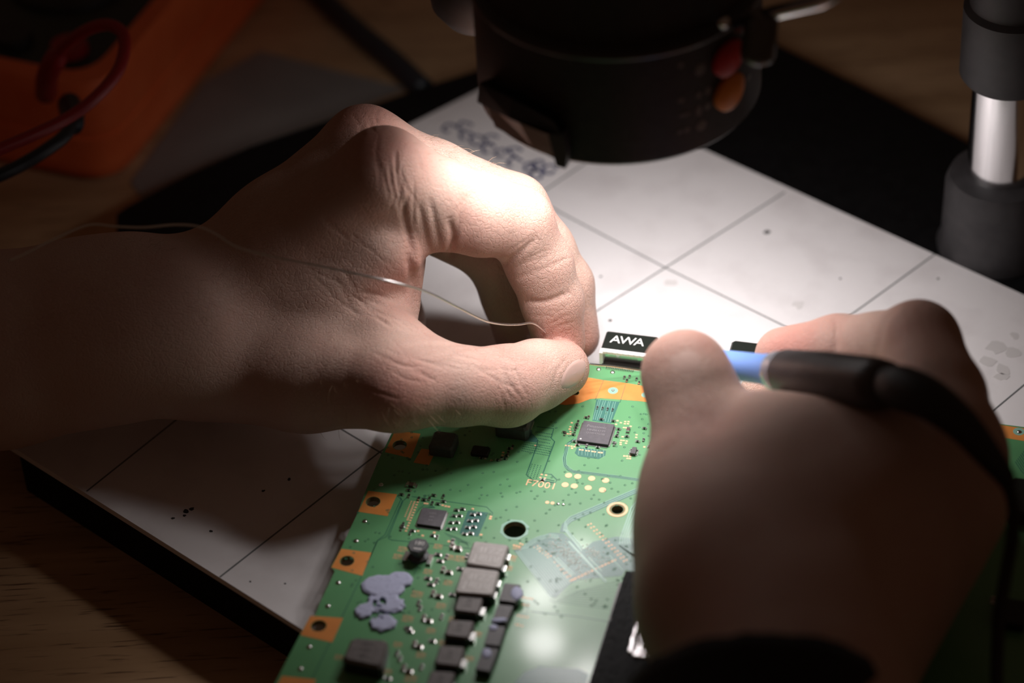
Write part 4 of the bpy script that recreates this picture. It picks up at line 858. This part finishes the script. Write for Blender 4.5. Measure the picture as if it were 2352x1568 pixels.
L_cr = [
    ([(1030, 495), (1040, 540), (1036, 580), (1030, 600)], 1.1, 1.0), ([(958, 600), (940, 550), (930, 500), (925, 450)], .7, .9), ([(990, 590), (978, 545), (968, 495), (962, 460)], .45, .9), ([(1014, 585), (1005, 540), (995, 490), (985, 450)], .45, .9),
    ([(1072, 440), (1056, 500), (1046, 555)], .28, .8),
    ([(1140, 618), (1192, 582), (1240, 540)], .55, .8), ([(1200, 690), (1255, 692), (1315, 668)], .6, .8), ([(1168, 645), (1230, 624), (1305, 596)], .15, .8),
    ([(1078, 786), (1094, 806), (1120, 818)], .8, .9), ([(1120, 780), (1140, 798), (1160, 806)], .3, .8),
    ([(948, 530), (958, 600), (972, 680), (980, 735)], -.7, 1.2), ([(930, 545), (944, 620), (955, 680), (968, 740)], .9, 1.2),
    ([(830, 686), (890, 704), (950, 732)], .35, .7), ([(845, 708), (905, 730), (965, 756)], .35, .7), ([(820, 668), (880, 682), (935, 704)], .3, .7), ([(860, 730), (925, 750), (985, 772)], .25, .7),
    ([(1268, 908), (1274, 870), (1288, 838), (1318, 808)], .16, .6),
]
_rc = random.Random(5)                        # short random skin lines that run with the local fold direction
for cx, cy, sx, sy, ang, ln, n_, amp in [(915, 410, 60, 70, 80, 90, 16, .22), (850, 285, 30, 14, 75, 40, 8, .15), (1000, 830, 120, 50, 22, 90, 16, .15), (900, 740, 70, 40, 30, 80, 12, .2), (1165, 870, 40, 45, 75, 60, 10, .16), (1240, 470, 30, 30, 60, 45, 8, .14), (1225, 590, 40, 25, -25, 60, 6, .14), (1270, 730, 30, 25, -10, 50, 6, .12), (1130, 840, 60, 40, 10, 60, 10, .13), (800, 620, 60, 90, 50, 80, 10, .12)]:
    for _ in range(n_):
        x, y = _rc.gauss(cx, sx * .6), _rc.gauss(cy, sy * .6); t_ = math.radians(ang + _rc.gauss(0, 11)); h_ = ln * _rc.uniform(.35, .75); bx, by = _rc.gauss(0, 4), _rc.gauss(0, 4)
        L_cr.append(([(x - h_ * math.cos(t_), y - h_ * math.sin(t_)), (x + bx, y + by), (x + h_ * math.cos(t_), y + h_ * math.sin(t_))], amp * _rc.uniform(.5, 1.2), .45))
L_red = [(870, 320, 760, 16, .5), (835, 262, 785, 14, .45), (930, 930, 758, 14, .62), (1160, 940, 765, 12, .5), (1240, 430, 790, 14, .4), (1290, 780, 800, 12, .55), (1090, 560, 778, 14, .35), (1170, 800, 772, 12, .35), (1325, 800, 815, 12, .5), (960, 650, 775, 12, .5), (1220, 600, 790, 10, .3)]
def deeper(ch, dz): return [(x, y, d + dz, r * (d + dz) / d) for x, y, d, r in ch]
DZ = 8
L_palm = [(k, deeper(c_, DZ)) for k, c_ in L_palm]; L_fing = [deeper(c_, DZ) for c_ in L_fing]; L_red = [(x, y, d + DZ, r, s_) for x, y, d, r, s_ in L_red]
lh, LV, LQ = build_hand('hand', L_palm, L_fing, 6.0, 3.0, L_cr, L_red, 'bare left hand and forearm pinching a thin wire between thumb and index finger', h=.85)
nail(lh, LV, LQ, ((1318, 858), (32, -12), (-10, 36)), 830)

# ---- right hand
R_palm = [
    (10, [(1850, 1800, 650, 26), (1830, 1600, 676, 25), (1830, 1500, 688, 25)]),
    (14, [(1800, 1480, 694, 23), (2000, 1240, 706, 18), (2185, 1035, 714, 12.5)]),
    (12, [(1840, 1490, 698, 22), (2183, 1160, 719, 12.6)]),
    (12, [(1850, 1520, 702, 20), (2125, 1262, 724, 11.8)]),
    (12, [(1860, 1540, 704, 20), (2055, 1372, 728, 11)]),
    (14, [(1780, 1480, 692, 23), (1690, 1380, 702, 21), (1622, 1200, 723, 14.8), (1602, 1110, 731, 12.6)]),
    (16, [(1740, 1300, 712, 21), (1900, 1180, 716, 19), (2080, 1080, 718, 14)]),
    (14, [(1690, 1130, 730, 14), (1850, 1090, 724, 15), (2000, 1070, 722, 14)]),
    (10, [(1645, 985, 743, 9.5), (1760, 1030, 734, 11), (1880, 1085, 724, 12)]),
    (8, [(1720, 1050, 755, 11), (2080, 1025, 745, 11)]),
]
R_fing = [
    [(1602, 1110, 731, 12.6), (1604, 980, 739, 11.6), (1590, 900, 744, 11.7), (1574, 858, 747, 11.8)],
    [(2185, 1035, 712, 12.5), (2160, 910, 727, 11.4), (2110, 786, 742, 10.6), (2015, 800, 756, 9.2), (1925, 802, 765, 9.0), (1800, 818, 776, 8.0)],
    [(2183, 1160, 717, 12.6), (2060, 940, 762, 9.5), (1880, 910, 782, 8.6), (1760, 905, 795, 7.6)],
    [(2125, 1262, 724, 11.8), (2060, 1110, 764, 9), (1920, 1080, 772, 8), (1850, 1050, 776, 7.5)],
    [(2055, 1372, 728, 11), (2000, 1240, 752, 8.5), (1880, 1200, 757, 7.5), (1820, 1180, 757, 7)],
]
R_cr = [([(1922, 725), (1921, 770), (1918, 830)], .45, 1.0, (740, 800)), ([(2068, 700), (2030, 740), (2012, 830)], .4, 1.0, (700, 770)), ([(1480, 800), (1520, 770), (1575, 757), (1640, 775), (1686, 830)], .0, 1.0)]
R_red = [(1800, 790, 765, 18, .55), (2110, 730, 730, 14, .3), (1573, 790, 742, 12, .35), (1620, 960, 720, 12, .4)]
rh, RV, RQ = build_hand('hand', R_palm, R_fing, 6.0, 3.0, R_cr, R_red, 'shadowed right hand with black sleeve gripping a soldering iron', h=1.0)
nail(rh, RV, RQ, ((1580, 832), (66, 4), (6, -52)), 830, thick=.0001, m='nailmatte')
# black sleeve over the right wrist (parent: the hand)
sc_ = P(1738, 1592, 668); sax = -CU * .83 - CF * .55; sax = sax / np.linalg.norm(sax)
vs, fs = lathe_geo(sc_, [(.0282, .012), (.0288, .002), (.0308, 0), (.0318, .004), (.033, .03), (.036, .12)], 56, axis=sax)
vs = [np.array(v) + np.array([random.uniform(-1, 1) for _ in range(3)]) * .0004 for v in vs]
MB().add(vs, fs).build('sleeve', M['sleeve'], rh, smooth=True)['label'] = 'black knitted sleeve cuff'

# a few fine hairs on the lit finger and wrist
mb = MB(); bvl = BVHTree.FromPolygons([tuple(v) for v in LV], [tuple(int(i) for i in q) for q in LQ])
def hairs(cx, cy, sx, sy, n, dirpx, ln):
    for _ in range(n):
        px, py = random.gauss(cx, sx), random.gauss(cy, sy); r = ray(px, py); hit = bvl.ray_cast(Vector(CAM), Vector(r / np.linalg.norm(r)))
        if hit[0] is None: continue
        q, nn = np.array(hit[0]), np.array(hit[1]); d = CR * dirpx[0] - CU * dirpx[1] + nn * .55 + rng.normal(size=3) * .25; L_ = ln * random.uniform(.6, 1.3) * mm
        mb.add(*tube_geo([q - nn * .0003, q + d * L_ * .5 + nn * L_ * .1, q + d * L_], [.000045, .00004, .00001], 3, caps=False))
for c_ in [(1040, 345, 40, 14, 26), (1120, 368, 30, 12, 14), (1000, 325, 20, 10, 10), (250, 660, 90, 50, 26), (420, 620, 60, 60, 14), (760, 850, 90, 60, 24), (900, 950, 70, 18, 30), (330, 560, 70, 10, 20), (600, 700, 100, 90, 24)]: hairs(*c_, (.6, .45), 3.2)
o = mb.build('fine_hair', M['hair'], lh); o['kind'] = 'stuff'

# ================================================================== solder wire held by the left hand
wp = [(20, 600, 742), (75, 574, 742), (120, 551, 742), (200, 517, 742), (265, 520, 741), (330, 522, 741), (400, 516, 741), (455, 520, 740), (500, 540, 740), (540, 565, 740), (620, 588, 740), (740, 612, 742), (900, 647, 746), (980, 670, 754), (1050, 705, 764), (1110, 735, 774), (1150, 744, 781), (1190, 745, 786), (1222, 742, 790), (1246, 757, 795), (1266, 776, 799), (1310, 815, 803), (1350, 834, 806), (1410, 841, 809), (1476, 851, 812)]
w3 = spline([P(x, y, d + (DZ if x < 1330 else 4)) for x, y, d in wp], 6)
o = MB().add(*tube_geo(w3, .00030, 10)).build('solder_wire', M['wire'], origin=P(1350, 834, 806), smooth=True)
tag(o, 'thin bent silver wire held by the left hand above the board', 'wire')

# ================================================================== soldering iron in the right hand
A_, B_ = P(1488, 814, 800), P(2040, 884, 700); ax = (B_ - A_) / np.linalg.norm(B_ - A_); Ltot = np.linalg.norm(B_ - A_)
def at_px(x):                                # distance along the axis where it projects to pixel column x
    lo, hi = -.02, Ltot + .02
    for _ in range(40):
        m_ = (lo + hi) / 2
        if pix(A_ + ax * m_)[0] < x: lo = m_
        else: hi = m_
    return lo
l1, l2, l3 = at_px(1625), at_px(1780), at_px(1802)
ROOT_I = root('soldering_iron', A_, 'soldering iron with blue grip and dark grey handle in the right hand', 'soldering iron')
MB().add(*lathe_geo(A_, [(.0002, 0), (.0007, .002), (.0011, .008), (.0016, .012), (.0016, l1 + .002)], 24, axis=ax)).build('tip', M['chrome'], ROOT_I, smooth=True)
MB().add(*lathe_geo(A_, [(.0022, l1 - .006), (.0034, l1 - .004), (.0038, l1 + .004), (.0040, l2 - .006), (.0047, l2)], 36, axis=ax)).build('grip', M['blue'], ROOT_I, smooth=True, autosmooth=50)
MB().add(*lathe_geo(A_, [(.0047, l2), (.0052, l2 + .0006), (.0056, l3 - .0008), (.0055, l3)], 36, axis=ax)).build('collar_ring', M['ironring'], ROOT_I, smooth=True, autosmooth=50)
MB().add(*lathe_geo(A_, [(.0053, l3 - .0002), (.0060, l3 + .001), (.0066, l3 + .018), (.0066, Ltot - .006), (.0061, Ltot - .001), (.0050, Ltot)], 36, axis=ax)).build('handle', M['irondark'], ROOT_I, smooth=True, autosmooth=50)
rp = spline([(2032, 883, 701.5, 4.6), (2075, 892, 694, 5.6), (2140, 920, 686, 5.2), (2210, 975, 681, 4.3), (2270, 1045, 680, 3.4), (2305, 1090, 681, 2.6), (2318, 1115, 682, 2.0)], 6)
MB().add(*tube_geo([P(*q[:3]) for q in rp], [q[3] * mm for q in rp], 24)).build('strain_relief', M['rubber'], ROOT_I, smooth=True, autosmooth=60)
cp = spline([(2312, 1105, 681.5), (2328, 1160, 684), (2326, 1230, 688), (2312, 1310, 692), (2298, 1400, 694), (2290, 1520, 694), (2290, 1700, 688)], 6)
MB().add(*tube_geo([P(*q) for q in cp], .0016, 16)).build('cable', M['rubber'], ROOT_I, smooth=True)

# ================================================================== background: multimeter with leads, cable, grey sheet
def rounded(poly, r, n=6):
    p = [np.array(q, float) for q in poly]; out = []
    for i in range(len(p)):
        a, b, c = p[i - 1], p[i], p[(i + 1) % len(p)]; u = (a - b) / np.linalg.norm(a - b); w = (c - b) / np.linalg.norm(c - b)
        s, e = b + u * r, b + w * r
        for t in np.linspace(0, 1, n): out.append((1 - t) ** 2 * s + 2 * t * (1 - t) * b + t * t * e)
    return out
m0, m1 = Z(268, 440, .0)[:2], Z(622, 0, .0)[:2]; md_ = (m1 - m0) / np.linalg.norm(m1 - m0); mn = np.array([-md_[1], md_[0]])
MW, ML, MH = .086, .19, .040
foot = [m0, m0 + md_ * ML, m0 + md_ * ML + mn * MW, m0 + mn * MW]
ROOT_M = root('multimeter', (*(m0 + md_ * ML / 2 + mn * MW / 2), 0), 'orange rubber-cased multimeter with dark face on the table', 'multimeter')
mb = MB(); fr = rounded(foot, .014); n = len(fr); cc = np.mean(foot, 0); vs = []; fs = []
lv = [(.90, 0), (.985, .003), (1, .008), (1, .0185), (.985, .019), (.985, .0205), (1, .021), (1, .033), (.985, .038), (.955, MH), (.80, MH), (.80, MH - .004)]
def inset(p, s): 
    d = p - cc; u, v = d @ md_, d @ mn; e = (1 - s) * MW / 2 * .98; return cc + md_ * (u * (1 - e / (ML / 2))) + mn * (v * (1 - e / (MW / 2)))
for s, z in lv: vs += [(*inset(p, s), z) for p in fr]
for j in range(len(lv) - 1):
    for k in range(n): fs.append((j * n + k, j * n + (k + 1) % n, (j + 1) * n + (k + 1) % n, (j + 1) * n + k))
fs.append(tuple(range(n - 1, -1, -1)))
mb.add(vs, fs).build('holster', M['mmorange'], ROOT_M, smooth=True, autosmooth=50)
mb = MB(); prism(mb, [inset(p, .79) for p in fr], MH - .006, MH - .001); mb.build('face_panel', M['mmdark'], ROOT_M)
qd = cc + md_ * .0 - md_ * .035; MB().add(*lathe_geo((*qd, MH - .001), [(.022, 0), (.0215, .002), (.016, .0035), (.010, .009), (.004, .0095)], 40)).build('dial', M['blackmatte'], ROOT_M, smooth=True, autosmooth=35)
for k in (-1, 0, 1): q = m0 + md_ * .020 + mn * (MW / 2 + k * .021); MB().add(*lathe_geo((*q, MH - .001), [(.0065, 0), (.006, .003), (.003, .003)], 24)).build('socket', M['red'] if k == -1 else M['blackmatte'], ROOT_M, smooth=True, autosmooth=35)
q = cc + md_ * .045; mb = MB(); prism(mb, [q + md_ * a * .022 + mn * b * .026 for a, b in ((-1, -1), (1, -1), (1, 1), (-1, 1))], MH - .002, MH - .0002); mb.build('display', M['lens'], ROOT_M)
rl = spline([(105, 215, 905), (112, 165, 890), (150, 105, 880), (205, 66, 872), (255, 58, 868), (286, 88, 864), (272, 160, 858), (215, 228, 852), (150, 274, 848), (80, 308, 842), (0, 342, 836), (-90, 380, 830)], 7)
o = MB().add(*tube_geo([P(*q) for q in rl], [(.0035 if i < 12 else .0019) for i in range(len(rl))], 14)).build('test_lead', M['red'], origin=P(105, 215, 905), smooth=True); tag(o, 'red test lead looping over the orange multimeter', 'test lead', 'test leads of the multimeter')
kl = spline([(160, 240, 890), (166, 275, 872), (150, 310, 862), (105, 345, 856), (50, 378, 852), (0, 402, 848), (-90, 440, 842)], 7)
o = MB().add(*tube_geo([P(*q) for q in kl], [(.0038 if i < 10 else .0021) for i in range(len(kl))], 14)).build('test_lead', M['bluecable'], origin=P(160, 240, 890), smooth=True); tag(o, 'black test lead below the red one in front of the multimeter', 'test lead', 'test leads of the multimeter')
bc = spline([(*Z(690, -60, .004)[:2], .0042), (*Z(752, 8, .004)[:2], .0042), (*Z(830, 80, .004)[:2], .0042), (*Z(905, 142, .004)[:2], .0042), (*Z(975, 208, .004)[:2], .0042)], 8)
o = MB().add(*tube_geo(bc, .0040, 18)).build('power_cable', M['bluecable'], origin=bc[0], smooth=True); tag(o, 'thick dark cable on the table running behind the microscope base', 'cable')
mb = MB(); prism(mb, [Z(x, y, 0)[:2] for x, y in [(300, 420), (470, 190), (600, 120), (930, 205), (760, 272), (560, 342), (330, 462)]], 0.0, .0006)
o = mb.build('grey_sheet', M['sheet'], origin=Z(600, 250, 0)); tag(o, 'dim grey sheet lying on the table between multimeter and microscope base', 'sheet')
